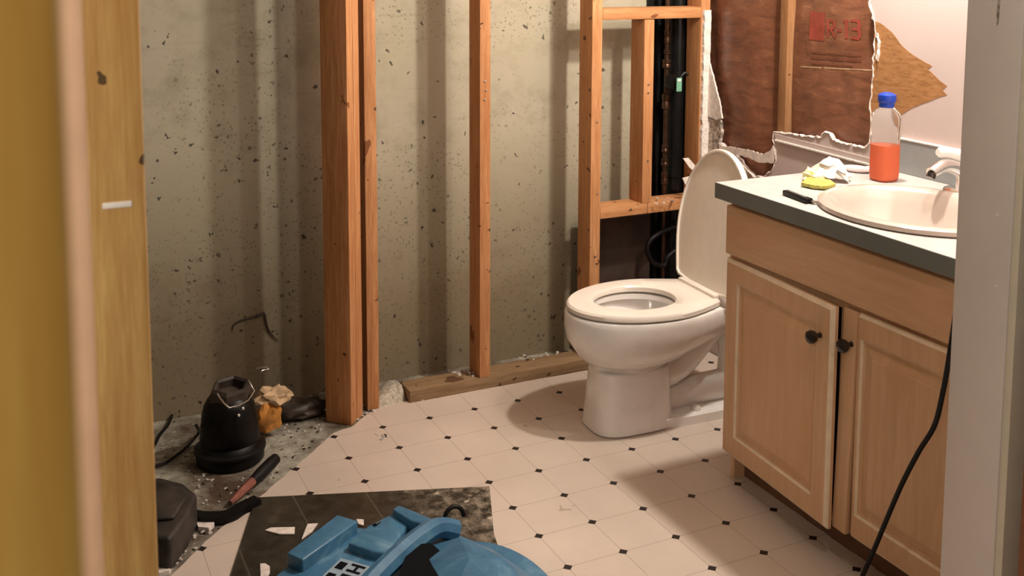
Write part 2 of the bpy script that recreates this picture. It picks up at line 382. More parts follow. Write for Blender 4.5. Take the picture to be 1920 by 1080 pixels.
# ------------------------------------------------------------------ shell
structure(MB().box((-1.6, -2.2, -.15), (3.0, 3.7, -.003)).build('floor', M['slab'], smooth=False), 'bare dirty grey concrete slab in the lower left corner', 'floor')
structure(MB().box((-1.6, YB, -.003), (3.0, YB + .2, 2.45)).build('wall_back', M['conc'], smooth=False), 'pitted grey poured concrete foundation wall behind the studs', 'wall')
structure(MB().box((-1.6, -2.2, -.003), (-1.5, YB, 2.45)).build('wall_left', M['conc'], smooth=False), 'concrete side wall outside the view on the left', 'wall')
structure(MB().box((-1.5, -2.2, -.003), (3.0, -2.1, 2.45)).build('wall_rear', M['offview'], smooth=False), 'painted hallway wall behind the viewpoint', 'wall')
structure(MB().box((-1.6, -2.2, 2.45), (3.0, 3.7, 2.5)).build('ceiling', M['offview'], smooth=False), 'painted ceiling above the view', 'ceiling')
# vinyl outline
D1 = [pz(625, 812), pz(557, 873), pz(470, 945), pz(385, 1015), pz(320, 1080)]
vin = [(p.x, p.y) for p in D1]; last = vin[-1]; vin += [(last[0] - .9, last[1] - .92), (-.75, 1.0), (-.2, 1.0), (1.5, 1.0), (1.5, 1.40), (1.79, 1.40), (1.79, 2.30), (2.255, 2.32), (2.255, 3.14)]
vin += [(1.78, 3.142), (1.5, 3.146), (1.2, 3.149)]
vin += [(p.x, p.y) for p in (pz(757, 752), pz(715, 762), pz(690, 775), pz(660, 800), pz(640, 806))]
vin = [p for i, p in enumerate(vin)]
o = MB().prism(jag(vin, .03, .0025, 3), XY(-.0028), (0, 0, .0028)).build('floor', M['vinyl'], smooth=False)
structure(o, 'cream vinyl flooring sheet with thin lines and small black diamonds', 'floor')

# wall_right with the broken-out hole
hole_r = [(1645, -90), (1638, -40), (1630, 5), (1634, 20), (1640, 40), (1643, 62), (1640, 90), (1638, 130), (1635, 170), (1632, 205), (1634, 240), (1631, 268), (1622, 277),
          (1600, 272), (1575, 266), (1562, 262), (1556, 250), (1548, 247), (1541, 252), (1540, 258), (1510, 255), (1480, 250), (1452, 247), (1449, 262), (1456, 282), (1455, 302), (1446, 322), (1430, 332), (1414, 331), (1400, 318), (1386, 298), (1368, 284), (1352, 268), (1345, 272)]
hp = [(px(u, v_, WX).y, px(u, v_, WX).z) for u, v_ in hole_r]
hp[0] = (hp[0][0], 1.75)
jp = jag(hp, .010, .0028, 11, closed=False)
wall = [(1.26, -.003), (3.36, -.003), (3.36, .88), (3.152, .88)] + list(reversed(jp)) + [(3.36, 1.75), (3.36, 2.45), (1.26, 2.45)]
# lower-left hidden remainder joins the lobe of the hole
wr = MB().prism(wall, lambda a, b_: Vector((WX, a, b_)), (.0127, 0, 0)).build('wall_right', M['drywall'], smooth=False)
structure(wr, 'pale pink painted drywall wall with a ragged hole broken above the vanity', 'wall')
# torn lip of gypsum round the hole, and the brown patch where the face paper peeled off
def strip(pts, wid, name, mat, parent, seed, off=.0025, th=.005):
    rnd = random.Random(seed); mb = MB(); P = pts; rings = []
    for i, (y, z) in enumerate(P):
        a = Vector((0, *P[max(0, i - 1)])); b_ = Vector((0, *P[min(len(P) - 1, i + 1)])); t = (b_ - a).normalized(); n = Vector((0, -t.z, t.y))
        ww = wid * rnd.uniform(.35, 1.3); c = Vector((WX, y, z))
        rings.append([c + n * ww * .7 + Vector((-off * rnd.uniform(.1, 1), 0, 0)), c - n * ww * .3 + Vector((-off * rnd.uniform(.6, 2.2), 0, 0)), c - n * ww * .4 + Vector((th, 0, 0)), c + n * ww * .5 + Vector((th, 0, 0))])
    return mb.loft(rings).build(name, mat, parent, smooth=False)
jl = [q for q in jp if q[1] < 1.4]
strip(jl[:int(len(jl) * .42)], .0055, 'torn_edge', M['gyp'], wr, 5)
strip(jl[int(len(jl) * .42):], .004, 'torn_edge', M['gyp'], wr, 6)
bp = [(1640, 40), (1652, 44), (1672, 60), (1690, 84), (1712, 103), (1735, 117), (1748, 124), (1740, 130), (1758, 147), (1776, 161), (1767, 169), (1776, 178), (1752, 186), (1722, 198), (1703, 207), (1688, 216), (1676, 208), (1660, 218), (1640, 235), (1631, 250), (1632, 205), (1638, 130)]
bq = jag([(px(u, v_, WX).y, px(u, v_, WX).z) for u, v_ in bp], .012, .0012, 4)
o = MB().prism(bq, lambda a, b_: Vector((WX - .0008, a, b_)), (.0006, 0, 0)).build('torn_paper_patch', M['brownpaper'], wr, smooth=False)
o['label'] = 'brown pointed patch where the painted paper face tore off'
top_lip = [(px(u, v_, WX).y, px(u, v_, WX).z) for u, v_ in [(1646, 62), (1650, 80), (1649, 100), (1646, 114)]]
strip(jag(top_lip, .006, .001, 2, False), .010, 'loose_paper_curl', M['paper'], wr, 3, off=.006)
# raised strip of old caulk and paper at counter height left of the backsplash
def px2(u, v_): p = px(u, v_, WX); return (p.y, p.z)
a0, a1 = px2(1456, 262), px2(1636, 309); b0, b1 = px2(1453, 250), px2(1632, 296)
o = MB().prism([a0, a1, (b1[0], b1[1]), (b0[0], b0[1])], lambda a, b_: Vector((WX - .004, a, b_)), (.0036, 0, 0), .0008).build('raised_wall_strip', M['drywall'], wr, smooth=False)
o = MB().prism([(a0[0], a0[1] - .004), (a1[0], a1[1] - .004), (a1[0], a1[1] + .002), (a0[0], a0[1] + .002)], lambda a, b_: Vector((WX - .009, a, b_)), (.0086, 0, 0), .001).build('caulk_line', M['gyp'], wr, smooth=False)
# flap of torn paper on the left side of the hole, dirty gypsum below it and paper across the lobe
def flat(poly, name, mat, off, th, parent=None, seed=1, amp=.002, step=.01, bend=0):
    q = jag([px2(u, v_) for u, v_ in poly], step, amp, seed)
    return MB().prism(q, lambda a, b_: Vector((WX - off, a, b_)), (th, 0, 0)).build(name, mat, parent, smooth=False)
t1 = flat([(1330, 105), (1336, 125), (1345, 160), (1353, 190), (1358, 222), (1345, 224), (1332, 218), (1330, 160)], 'hanging_paper_flap', M['paper'], .010, .006, None, 3)
tag(t1, 'pointed flap of torn white wall paper hanging left of the brown insulation', 'torn paper')
t2 = flat([(1330, 222), (1351, 226), (1354, 245), (1350, 268), (1352, 285), (1330, 296)], 'broken_gypsum_chunk', M['dirtygyp'], .004, .012, None, 8, .003)
tag(t2, 'dirty crumbling gypsum piece below the hanging paper flap', 'drywall piece')
t3 = flat([(1350, 268), (1358, 274), (1385, 277), (1410, 282), (1432, 289), (1446, 283), (1452, 272), (1456, 290), (1451, 306), (1424, 304), (1405, 295), (1383, 290), (1352, 288)], 'torn_paper_band', M['paper'], .006, .004, None, 12, .002)
tag(t3, 'ragged beige paper band across the bottom of the wall hole', 'torn paper')
t4 = flat([(1345, 288), (1365, 287), (1383, 296), (1396, 313), (1404, 331), (1402, 345), (1345, 345)], 'stained_drywall_piece', M['olive'], .003, .002, None, 13, .001)
tag(t4, 'olive stained drywall piece behind the raised toilet lid', 'drywall piece')

# right wall framing and insulation
XI = WX + .0127
def stud_box(lo, hi, name, label, mat=None, bev=.003, group=None, cat='stud'):
    c = ((lo[0] + hi[0]) / 2, (lo[1] + hi[1]) / 2, lo[2])
    o = MB().box(lo, hi, bev).build(name, mat or M['stud'], None, origin=c); tag(o, label, cat, group); return o
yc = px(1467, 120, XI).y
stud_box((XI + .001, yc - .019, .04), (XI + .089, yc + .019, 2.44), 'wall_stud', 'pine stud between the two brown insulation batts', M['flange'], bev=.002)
def batt(y0, y1, z0, z1, name, label, bul=.016, seed=0, edge=.004):
    nx, nz = 26, 90; bm = MB(); rings = []
    for j in range(nz + 1):
        z = z0 + (z1 - z0) * j / nz; row = []
        for i in range(nx + 1):
            t = i / nx; y = y0 + (y1 - y0) * t
            bl = (math.sin(math.pi * t) ** .7) * bul + noise.noise(Vector((y * 9, z * 5, seed))) * .006 + noise.noise(Vector((y * 30, z * 9, seed + 5))) * .0022
            row.append(Vector((XI + .028 - bl, y, z)))
        rings.append(row)
    bm.loft(rings, closed=False)
    o = bm.build('kraft_facing', M['kraft'], thing_for(name, ((XI + .05), (y0 + y1) / 2, z0), label), ang=80)
    t = COL.objects[o.parent.name]
    MB().box((XI + .036, y0 + .002, z0), (XI + .085, y1 - .002, z1)).build('glass_wool', M['tan'], t, smooth=False)
    return t
def thing_for(name, loc, label): return thing(name, loc, label, 'insulation')
b1_ = batt(yc + .021, 3.30, .05, 2.40, 'insulation_batt', 'plain brown kraft-faced insulation batt nearer the corner', .020, 3)
b2_ = batt(2.345, yc - .021, .05, 2.40, 'insulation_batt', 'brown kraft-faced insulation batt printed with a red R-13', .018, 8)
stud_box((XI + .001, 2.305, .04), (XI + .089, 2.343, 2.44), 'wall_stud', 'pine stud behind the right side of the wall hole', bev=.002)
# print on the batt (lies on the bulged paper)
def on_batt(u, v_, lift=.0012):
    p = px(u, v_, XI + .010); y, z = p.y, p.z; t = (y - 2.345) / (yc - .021 - 2.345)
    bl = (math.sin(math.pi * max(0, min(1, t))) ** .7) * .018 + noise.noise(Vector((y * 9, z * 5, 8))) * .006 + noise.noise(Vector((y * 30, z * 9, 13))) * .0022
    return Vector((XI + .028 - bl - lift, y, z))
def decal(polys, name, mat, parent, lift=.0012):
    mb = MB()
    for poly in polys:
        (ax_, ay_), (bx_, by_), (cx_, cy_), (dx_, dy_) = poly; k = 8; rings = []
        for j in range(3):
            s_ = j / 2; row = []
            for i in range(k + 1):
                t = i / k; u0 = ax_ + (bx_ - ax_) * t; v0 = ay_ + (by_ - ay_) * t; u1 = dx_ + (cx_ - dx_) * t; v1 = dy_ + (cy_ - dy_) * t
                row.append(on_batt(u0 + (u1 - u0) * s_, v0 + (v1 - v0) * s_, lift))
            rings.append(row)
        mb.loft(rings, closed=False)
    o = mb.build(name, mat, parent, smooth=False); return o
decal([((1516, 21), (1547, 24), (1545, 77), (1516, 74))], 'printed_logo_block', M['redink'], b2_)['label'] = 'faded red square logo block'
def seg(x0, y0, x1, y1, w_=2.3): # stroke quad in pixels
    d = Vector((x1 - x0, y1 - y0)); n = Vector((-d.y, d.x)).normalized() * w_; return ((x0 - n.x, y0 - n.y), (x1 - n.x, y1 - n.y), (x1 + n.x, y1 + n.y), (x0 + n.x, y0 + n.y))
R13 = [seg(1553, 37, 1552, 70), seg(1552, 38, 1566, 40), seg(1565, 38, 1566, 52), seg(1554, 53, 1566, 53), seg(1558, 54, 1567, 71),
       seg(1571, 57, 1580, 58), seg(1588, 37, 1587, 72), seg(1583, 42, 1589, 38),
       seg(1595, 38, 1610, 40), seg(1609, 39, 1609, 72), seg(1598, 54, 1609, 56), seg(1595, 71, 1609, 73)]
decal(R13, 'printed_rating_text', M['redink'], b2_)['label'] = 'red R-13 lettering'
decal([((1520, 97), (1612, 104), (1612, 107), (1520, 100)), ((1518, 106), (1612, 113), (1612, 117), (1518, 110)), ((1520, 117), (1598, 123), (1598, 126), (1520, 120))], 'printed_lines', M['brownink'], b2_)
decal([((1497, 124), (1634, 131), (1634, 133), (1497, 126))], 'paper_crease', M['tan'], b2_, .0006)

# ------------------------------------------------------------------ framing on the concrete side
def nails(o, pts, mat=None):
    for p in pts:
        MB().lathe([(0.0, -.0005), (.0035, 0), (.0035, .0025), (0, .003)], (0, 0, 0), 10).merge_rot(p).build('nail', mat or M['steel'], o)
def _mr(s, p):
    for v_ in s.bm.verts: c = v_.co.copy(); v_.co = Vector((p[0] + c.x, p[1] - c.z, p[2] + c.y))
    return s
MB.merge_rot = _mr
ZT = 2.44
s2 = stud_box((1.366, YS, .038), (1.404, YS + .089, ZT), 'wall_stud', 'single pine stud in the middle of the concrete wall')
nails(s2, [(1.384, YS, 1.03), (1.388, YS, 1.00), (1.383, YS, .97)])
s3 = stud_box((1.779, YS, .038), (1.819, YS + .089, ZT), 'wall_stud', 'pine stud behind the toilet holding the two cross blocks')
nails(s3, [(1.80, YS, .40), (1.802, YS, .87), (1.805, YS, .62)])
s1b = stud_box((.980, YS, .0), (1.019, YS + .089, ZT), 'wall_stud', 'narrow pine stud just right of the doubled corner post')
scr = stud_box((1.987, YS, .568), (2.027, YS + .089, 1.216), 'cripple_stud', 'short pine cripple stud between the upper and lower cross blocks')
nails(scr, [(2.008, YS, .72), (2.005, YS, .96), (2.006, YS, .99)])
sj = stud_box((2.222, YS, .038), (2.2615, YS + .089, ZT), 'wall_stud', 'pine corner stud edged with torn white drywall beside the black pipe')
bt = stud_box((1.819, YS, 1.218), (2.222, YS + .089, 1.257), 'cross_block', 'upper pine cross block above the cripple stud', M['stud_x'], cat='block')
bl1 = stud_box((1.819, YS, .530), (2.010, YS + .089, .568), 'cross_block', 'lower pine cross block left of its joint, behind the toilet', M['stud_x'], cat='block')
bl2 = stud_box((2.011, YS, .530), (2.222, YS + .089, .568), 'cross_block', 'lower pine cross block under the black pipe, dusty on top', M['stud_x'], cat='block')
pl = stud_box((1.12, YS - .003, -.002), (2.2615, YS + .092, .038), 'bottom_plate', 'dusty pine bottom plate lying along the floor under the studs', M['plate'], cat='plate')
# doubled post turned 45 degrees at the old shower
pc = pz(659, 797); ang = R(45)
Mt = Matrix.Translation((pc.x, pc.y, 0)) @ Matrix.Rotation(ang, 4, 'Z')
# local +x runs along (1,1); local +y along (-1,1). wide face is local x = 0
dp = thing('corner_post', (pc.x, pc.y, 0), 'doubled pine post set at 45 degrees beside the bare slab', 'post')
MB().box((0, 0, -.002), (.0375, .089, ZT), .003, Mt).build('post_board', M['stud'], dp)
MB().box((.0385, 0, -.002), (.0765, .089, ZT), .003, Mt).build('post_board', M['stud'], dp)
bp_ = MB().box((1.825, 3.30, .0), (2.12, 3.31, .515), .001).build('backing_panel', M['recess'], origin=(1.97, 3.305, 0)); tag(bp_, 'dark brown damp panel in the recess below the lower cross blocks', 'panel')  # dark panel added where the recess lies in shade
# torn drywall edge on the corner stud
rnd = random.Random(5)
rings = []
for j in range(70):
    z = .60 + j * (1.245 - .60) / 69; wv = .012 + .004 * noise.noise(Vector((0, z * 30, 1))); off = .004 * noise.noise(Vector((z * 45, 3, 0)))
    x0, x1 = 2.228 + off, 2.258 + .4 * off
    rings.append([Vector((x0, YS - .0005, z)), Vector((x0 + .001, YS - wv, z)), Vector((x1, YS - wv * .9, z)), Vector((x1 + .001, YS - .0005, z))])
o = MB().loft(rings).build('drywall_edge_strip', M['gyp'], smooth=False, origin=(2.24, YS, .6))
tag(o, 'ragged strip of white drywall left on the corner stud', 'drywall piece')

# pipes
st = thing('drain_stack', (2.222, 3.30, 0), 'fat black plastic drain pipe rising between cripple stud and corner stud', 'pipe')
MB().lathe([(.045, 0), (.045, 2.44)], (2.222, 3.298, 0), 36).build('pipe', M['abs'], st)
MB().lathe([(.0452, .62), (.0475, .622), (.0475, .70), (.0452, .702)], (2.222, 3.298, 0), 36).build('coupling', M['abs'], st)
wp = thing('water_pipe', (2.150, 3.256, 0), 'thin dark copper water pipe with couplings in front of the drain pipe', 'pipe')
bx_ = 2.150; by_ = 3.256
MB().tube([(bx_, by_, .10), (bx_, by_, 2.44)], .0085, 14).build('pipe', M['copper'], wp)
for z0, hgt, rr in ((.60, .05, .0125), (.67, .03, .014), (.72, .03, .0125), (.88, .06, .015), (1.03, .035, .016), (1.08, .02, .012), (1.12, .05, .0115)):
    MB().lathe([(.0085, z0), (rr, z0 + .003), (rr, z0 + hgt * .4), (rr * .85, z0 + hgt * .5), (rr, z0 + hgt * .6), (rr, z0 + hgt - .003), (.0085, z0 + hgt)], (bx_, by_, 0), 18).build('coupling', M['copper'], wp)
v_ = MB().lathe([(0, -.02), (.026, -.018), (.029, 0), (.026, .018), (0, .02)], (0, 0, 0), 20)
v_.merge_rot((bx_ - .002, by_ - .045, .985)).build('valve_body', M['black'], wp)
MB().tube([(bx_ + .012, by_ - .065, 1.00), (bx_ + .03, by_ - .072, 1.02), (bx_ + .042, by_ - .075, 1.012)], .006, 8).build('valve_lever', M['black'], wp)
tg = MB().box((bx_ - .010, by_ - .082, .955), (bx_ + .012, by_ - .080, 1.004), .0005).build('valve_tag', M['green'], wp); tg['label'] = 'small green tag'
MB().box((bx_ - .006, by_ - .0828, .992), (bx_ + .008, by_ - .0821, 1.000)).build('tag_print', M['wht'], wp)
bk = MB().box((2.125, YB - .012, .0), (2.30, YB, ZT)).build('dark_membrane', M['rubber'], smooth=False, origin=(2.1, YB - .007, 0))  # thin black sheet covering the concrete behind the pipes
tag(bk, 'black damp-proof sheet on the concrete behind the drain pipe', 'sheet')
hz = smooth_path([py(u, v_, 3.225) for u, v_ in ((1268, 425), (1232, 440), (1214, 462), (1222, 490), (1244, 498), (1252, 482), (1266, 470))])
o = MB().tube(hz, .009, 12).build('supply_hose', M['rubber'], origin=hz[0]); tag(o, 'looped black water hose in the dark recess behind the toilet', 'hose')
for i, poly in enumerate([[(1280, 297), (1290, 296), (1303, 312), (1300, 322), (1290, 313)], [(1276, 333), (1292, 329), (1298, 338), (1280, 345)]]):
    q = [py(u, v1, YS - .02) for u, v1 in poly]
    mb = MB(); mb.prism([(p.x, p.z) for p in q], lambda a, b_: Vector((a, YS - .02 + (b_ - .75) * .15, b_)), (.0, .006, 0)).build('paper_scrap', M['paper'], origin=q[0], smooth=False)
    o = COL.objects[-1]
    tag(o, ['pointed white paper scrap sticking out above the toilet lid edge', 'lower white paper scrap sticking out beside the toilet lid'][i], 'paper scrap')

# ------------------------------------------------------------------ door wall at left and right of the viewpoint
fs = stud_box((py(160, 500, .90).x, .90, -.003), (py(279, 500, .90).x, .989, 2.44), 'door_stud', 'sharp golden pine door stud at left with knots and a white scratch', M['stud_gold'], bev=.006, cat='stud')
MB().box((py(192, 384, .9).x, .8992, py(192, 392, .9).z), (py(247, 384, .9).x, .9002, py(192, 381, .9).z), .0003).build('white_scratch', M['wht'], fs)
ns = stud_box((-.030, .20, -.003), (py(138, 500, .20).x, .289, 2.44), 'door_stud', 'blurred golden stud filling the far left edge of the photo', M['stud_near'], bev=.004, cat='stud')
e_ = py(173, 500, .50).x
o = MB().box((e_ - .016, .50, -.003), (e_, .62, 2.44), .002).build('drywall_edge_strip', M['pinkgyp'], origin=(e_, .56, 0)); tag(o, 'blurred pinkish drywall edge between the two golden studs at left', 'drywall piece')  # strip added in place of the brightly lit stud corner
# reveal of the stub wall: near edge at u=1893, far edge at u=1790
XJ = 1.517
structure(MB().box((-1.5, .92, -.003), (-.034, 1.03, 2.45)).build('wall_side', M['offview'], smooth=False), 'wall section left of the door studs, outside the view', 'wall')  # unseen section added to keep the hall lamp off post and studs
ynear, yfar = px(1893, 500, XJ).y, px(1790, 500, XJ).y
o = MB().box((XJ, ynear, -.003), (3.0, yfar, 2.45), .0025).build('wall_front', M['jamb'], smooth=False)
structure(o, 'grey painted drywall wall end at the right with small screw dabs', 'wall')
for u, v1 in ((1870, 403), (1868, 537)):
    p = px(u, v1, XJ); MB().lathe([(0, -.001), (.003, 0), (.002, .001), (0, .0012)], (0, 0, 0), 10).merge_x(p).build('screw_dab', M['wht'], o) if False else MB().box((XJ - .0012, p.y - .0025, p.z - .0025), (XJ + .001, p.y + .0025, p.z + .0025), .001).build('screw_dab', M['wht'], o)
p = px(1872, 20, XJ); MB().prism([(p.y - .003, p.z + .02), (p.y + .002, p.z + .022), (p.y + .003, p.z), (p.y + .001, p.z - .026), (p.y - .002, p.z - .02)], lambda a, b_: Vector((XJ - .0006, a, b_)), (.0005, 0, 0)).build('scuff_mark', M['dirtygyp'], o)
XC = XJ + .002
o = MB().box((XC, ynear - .016, -.003), (XC + .058, ynear - .0005, 2.44), .002).build('trim_1', M['casing']); structure(o, 'cream door casing at the right edge', 'trim')
pd = py(1911, 1000, ynear - .10)
o = MB().box((pd.x, ynear - .14, -.003), (pd.x + .5, ynear - .10, py(1918, 640, ynear - .1).z), .003).build('wooden_panel', M['brown'], origin=(pd.x + .25, ynear - .12, 0)); tag(o, 'reddish brown wooden panel edge at the lower right corner', 'panel')

# ------------------------------------------------------------------ vanity
VY0, VY1 = 1.39, 2.300; XF = 1.735; XD = XF - .019; ZC = .790
cab = thing('vanity_cabinet', ((XF + WX) / 2, (VY0 + VY1) / 2, 0), 'maple vanity cabinet with two raised-panel doors and dark knobs', 'cabinet')
mb = MB().box((XF + .02, VY1 - .016, .0), (WX - .002, VY1, ZC - .001), .001).box((XF + .02, VY0, .0), (WX - .002, VY0 + .016, ZC - .001), .001).box((XF + .02, VY0 + .016, .10), (WX - .002, VY1 - .016, .116)).box((WX - .01, VY0 + .016, .1), (WX - .002, VY1 - .016, ZC - .001))
mb.build('carcass', M['cab'], cab, smooth=False)
ym = (VY0 + VY1) / 2
mb = MB().box((XF, VY1 - .04, .085), (XF + .019, VY1, ZC - .001), .001).box((XF, VY0, .085), (XF + .019, VY0 + .04, ZC - .001), .001).box((XF, ym - .022, .085), (XF + .019, ym + .022, ZC - .001), .001)
mb.box((XF + .0005, VY0, .085), (XF + .0185, VY1, .125), .001).box((XF + .0005, VY0, .615), (XF + .0185, VY1, .66), .001).box((XF + .0005, VY0, ZC - .035), (XF + .0185, VY1, ZC - .001), .001)
mb.build('face_frame', M['cab'], cab, smooth=False)
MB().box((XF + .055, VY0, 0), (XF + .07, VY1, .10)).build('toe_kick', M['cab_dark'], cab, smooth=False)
MB().box((XD, VY0 + .004, .640), (XF - .0005, VY1 - .003, .7725), .004).build('false_drawer_front', M['cab_y'], cab)
def door(name, ya, yb, z0, z1, hinge_hi, open_deg, split=False):
    """ya<yb, built in the closed plane then swung about the hinge edge"""
    hy = yb if hinge_hi else ya
    T = Matrix.Translation((XF, hy, 0)) @ Matrix.Rotation(R(open_deg), 4, 'Z') @ Matrix.Translation((-XF, -hy, 0))
    t = .018; fr = .058
    mb = MB()
    tilt = Matrix.Identity(4)
    if split: # loose stile leaning out at its foot
        tilt = Matrix.Translation((XF, yb, z1)) @ Matrix.Rotation(R(1.1), 4, 'X') @ Matrix.Rotation(R(0.4), 4, 'Y') @ Matrix.Translation((-XF, -yb, -z1))
        mb_s = MB(); mb_s.box((XF - t, yb - fr + .012, z0), (XF - .0008, yb, z1), .005, T @ tilt)
    yo = yb - fr + .011 if split else yb
    def fring(m_, x, last=None):
        e = m_ if not split else min(m_, .003) if m_ < fr else fr - (yb - yo)
        return [T @ Vector(p) for p in ((x, ya + m_, z0 + m_), (x, yo - e, z0 + m_), (x, yo - e, z1 - m_), (x, ya + m_, z1 - m_))]
    bk = XF - .0008
    mb.loft([fring(.009, XF - t), fring(fr, XF - t), fring(fr, bk), fring(0, bk), fring(0, XF - t + .009)], cap0=False, cap1=False)
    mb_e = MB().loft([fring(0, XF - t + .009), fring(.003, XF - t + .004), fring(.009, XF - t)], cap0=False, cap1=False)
    # raised panel: field with sloping border
    def q(y, z, x): return T @ Vector((x, y, z))
    def ring(m_, x): return [q(ya + fr + m_, z0 + fr + m_, x), q(yb - fr - m_, z0 + fr + m_, x), q(yb - fr - m_, z1 - fr - m_, x), q(ya + fr + m_, z1 - fr - m_, x)]
    d = mb.build(name, M['cab'], cab, smooth=False)
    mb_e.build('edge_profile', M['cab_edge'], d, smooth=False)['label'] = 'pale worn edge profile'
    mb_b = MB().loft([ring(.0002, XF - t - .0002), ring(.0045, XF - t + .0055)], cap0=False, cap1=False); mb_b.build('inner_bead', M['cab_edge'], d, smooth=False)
    mb2 = MB().loft([ring(-.002, XF - .003), ring(-.002, XF - t + .0005), ring(.000, XF - t + .0005), ring(.007, XF - t + .009), ring(.010, XF - t + .010), ring(.036, XF - t + .0025), ring(.037, XF - t + .0003)], cap0=False)
    mb2.build('raised_panel', M['cab'], d, smooth=False)
    if split: mb_s.build('loose_stile', M['cab'], d)
    return d, T
dl, TL = door('door', ym + .0005, VY1 - .004, .086, .628, True, -3.5)
dr, TR = door('door', VY0 + .004, ym - .003, .088, .628, False, 0, True)
dr['label'] = 'right door whose inner stile has split away'
dl['label'] = 'left door standing slightly ajar'
def knob(p, parent):
    mb = MB().lathe([(.007, 0), (.006, .004), (.0055, .012), (.0135, .018), (.0165, .026), (.0145, .034), (.006, .0375), (0, .038)], (0, 0, 0), 24)
    for v1 in mb.bm.verts: c = v1.co.copy(); v1.co = Vector((p[0] - c.z, p[1] + c.x, p[2] + c.y))
    mb.build('knob', M['bronze'], parent)
kp = TL @ Vector((XF - .018, ym + .0045 + .038, .548)); knob(kp, dl)
knob((XF - .018, ym - .033, .548), dr)

ct = thing('countertop', (1.98, 1.85, ZC), 'white laminate vanity countertop with a grey front edge and backsplash', 'countertop')
CXF, CY1, ZCT = 1.697, 2.325, .830
# top with an oval cut-out for the sink
SC = Vector((1.932, 1.838)); SRX, SRY = .211, .250
mb = MB(); n = 64; hole_ring = [(SC.x + (SRX - .025) * math.cos(2 * math.pi * k / n), SC.y + (SRY - .025) * math.sin(2 * math.pi * k / n)) for k in range(n)]
def rectpt(k):
    a = 2 * math.pi * k / n; c, s_ = math.cos(a), math.sin(a); x0, x1, y0, y1 = CXF + .0015, WX - .002, VY0 - .012, CY1 - .0015
    tx = ((x1 - SC.x) / c if c > 1e-9 else (x0 - SC.x) / c if c < -1e-9 else 1e9); ty = ((y1 - SC.y) / s_ if s_ > 1e-9 else (y0 - SC.y) / s_ if s_ < -1e-9 else 1e9)
    t = min(tx, ty); return (SC.x + c * t, SC.y + s_ * t)
outer = [rectpt(k) for k in range(n)]
for cx_, cy_ in ((CXF + .0015, VY0 - .012), (CXF + .0015, CY1 - .0015), (WX - .002, VY0 - .012), (WX - .002, CY1 - .0015)):
    k = min(range(n), key=lambda k: (outer[k][0] - cx_) ** 2 + (outer[k][1] - cy_) ** 2); outer[k] = (cx_, cy_)
V3 = lambda l, z: [Vector((a, b_, z)) for a, b_ in l]
mb.loft([V3(hole_ring, ZC), V3(hole_ring, ZCT), V3(outer, ZCT), V3(outer, ZC), V3(hole_ring, ZC)], cap0=False, cap1=False)
M['lam'] = plain('white_laminate', (.50, .475, .45), .35, var=.07, scale=16)
mb.build('top', M['lam'], ct, smooth=False)
MB().box((CXF, VY0 - .012, ZC - .002), (CXF + .0012, CY1, ZCT - .0006), .0004).box((CXF, CY1 - .0012, ZC - .002), (WX - .002, CY1, ZCT - .0006), .0004).build('edge_band', M['edge'], ct, smooth=False)['label'] = 'dark grey edge band'
ysb = 2.222
MB().box((WX - .014, VY0 - .012, ZCT + .0005), (WX - .0005, ysb, ZCT + .095), .001).build('backsplash', M['splash'], ct, smooth=False)['label'] = 'grey backsplash'
MB().box((WX - .016, VY0 - .012, ZCT + .095), (WX - .0005, ysb, ZCT + .099), .0008).build('splash_cap', M['gyp'], ct, smooth=False)

sk = thing('sink_basin', (SC.x, SC.y, ZCT), 'oval white drop-in sink basin set in the countertop', 'sink')
prof = [(-.026, ZCT + .001), (.0, ZCT + .0012), (.004, ZCT + .004), (.002, ZCT + .013), (-.008, ZCT + .018), (-.022, ZCT + .017), (-.032, ZCT + .006), (-.042, ZCT - .018), (-.060, ZCT - .055), (-.095, ZCT - .095), (-.14, ZCT - .118), (-.185, ZCT - .124)]
rings = []
for d_, z in prof:
    k_ = 64; bx0 = SRX + d_; by0 = SRY + d_
    sh = 0 if d_ > -.025 else -.012 * min(1, (-d_ - .025) / .03)
    bx0 = max(bx0, .02); by0 = max(by0, .03)
    rings.append([Vector((SC.x + sh * 1.6 + bx0 * math.cos(2 * math.pi * k / k_), SC.y + by0 * math.sin(2 * math.pi * k / k_), z)) for k in range(k_)])
mb = MB().loft(rings, cap0=False); o = mb.build('bowl', M['sinkw'], sk)
MB().lathe([(0, .0), (.021, .0), (.021, .004), (.015, .0045), (0, .003)], (SC.x - .019, SC.y, ZCT - .124), 24).build('drain', M['chrome'], sk)
# faucet
fb = Vector((2.200, 1.935, ZCT + .001))
fa = thing('faucet', fb, 'chrome single-lever faucet behind the sink basin', 'faucet')
MB().lathe([(.0, 0), (.030, 0), (.028, .006), (.024, .010), (0, .011)], (fb.x, fb.y, fb.z), 32, sx=.9, sy=2.4).build('base_plate', M['chrome'], fa)
MB().lathe([(.026, .008), (.024, .03), (.023, .05), (.021, .062), (.012, .072), (0, .074)], (fb.x, fb.y, fb.z), 28).build('body', M['chrome'], fa)
sppt = smooth_path([(fb.x, fb.y, fb.z + .040), (fb.x - .03, fb.y, fb.z + .066), (fb.x - .085, fb.y - .005, fb.z + .080), (fb.x - .135, fb.y - .01, fb.z + .066)], 6)
MB().tube(sppt, [.020 - .005 * i / (len(sppt) - 1) for i in range(len(sppt))], 16).build('spout', M['chrome'], fa)
MB().tube([sppt[-1] + Vector((.004, 0, 0)), sppt[-1] + Vector((-.003, 0, -.012))], .0115, 14).build('aerator', M['bronze'], fa)
lv = smooth_path([(fb.x, fb.y, fb.z + .070), (fb.x - .01, fb.y + .002, fb.z + .090), (fb.x - .05, fb.y + .008, fb.z + .106), (fb.x - .090, fb.y + .014, fb.z + .112)], 5)
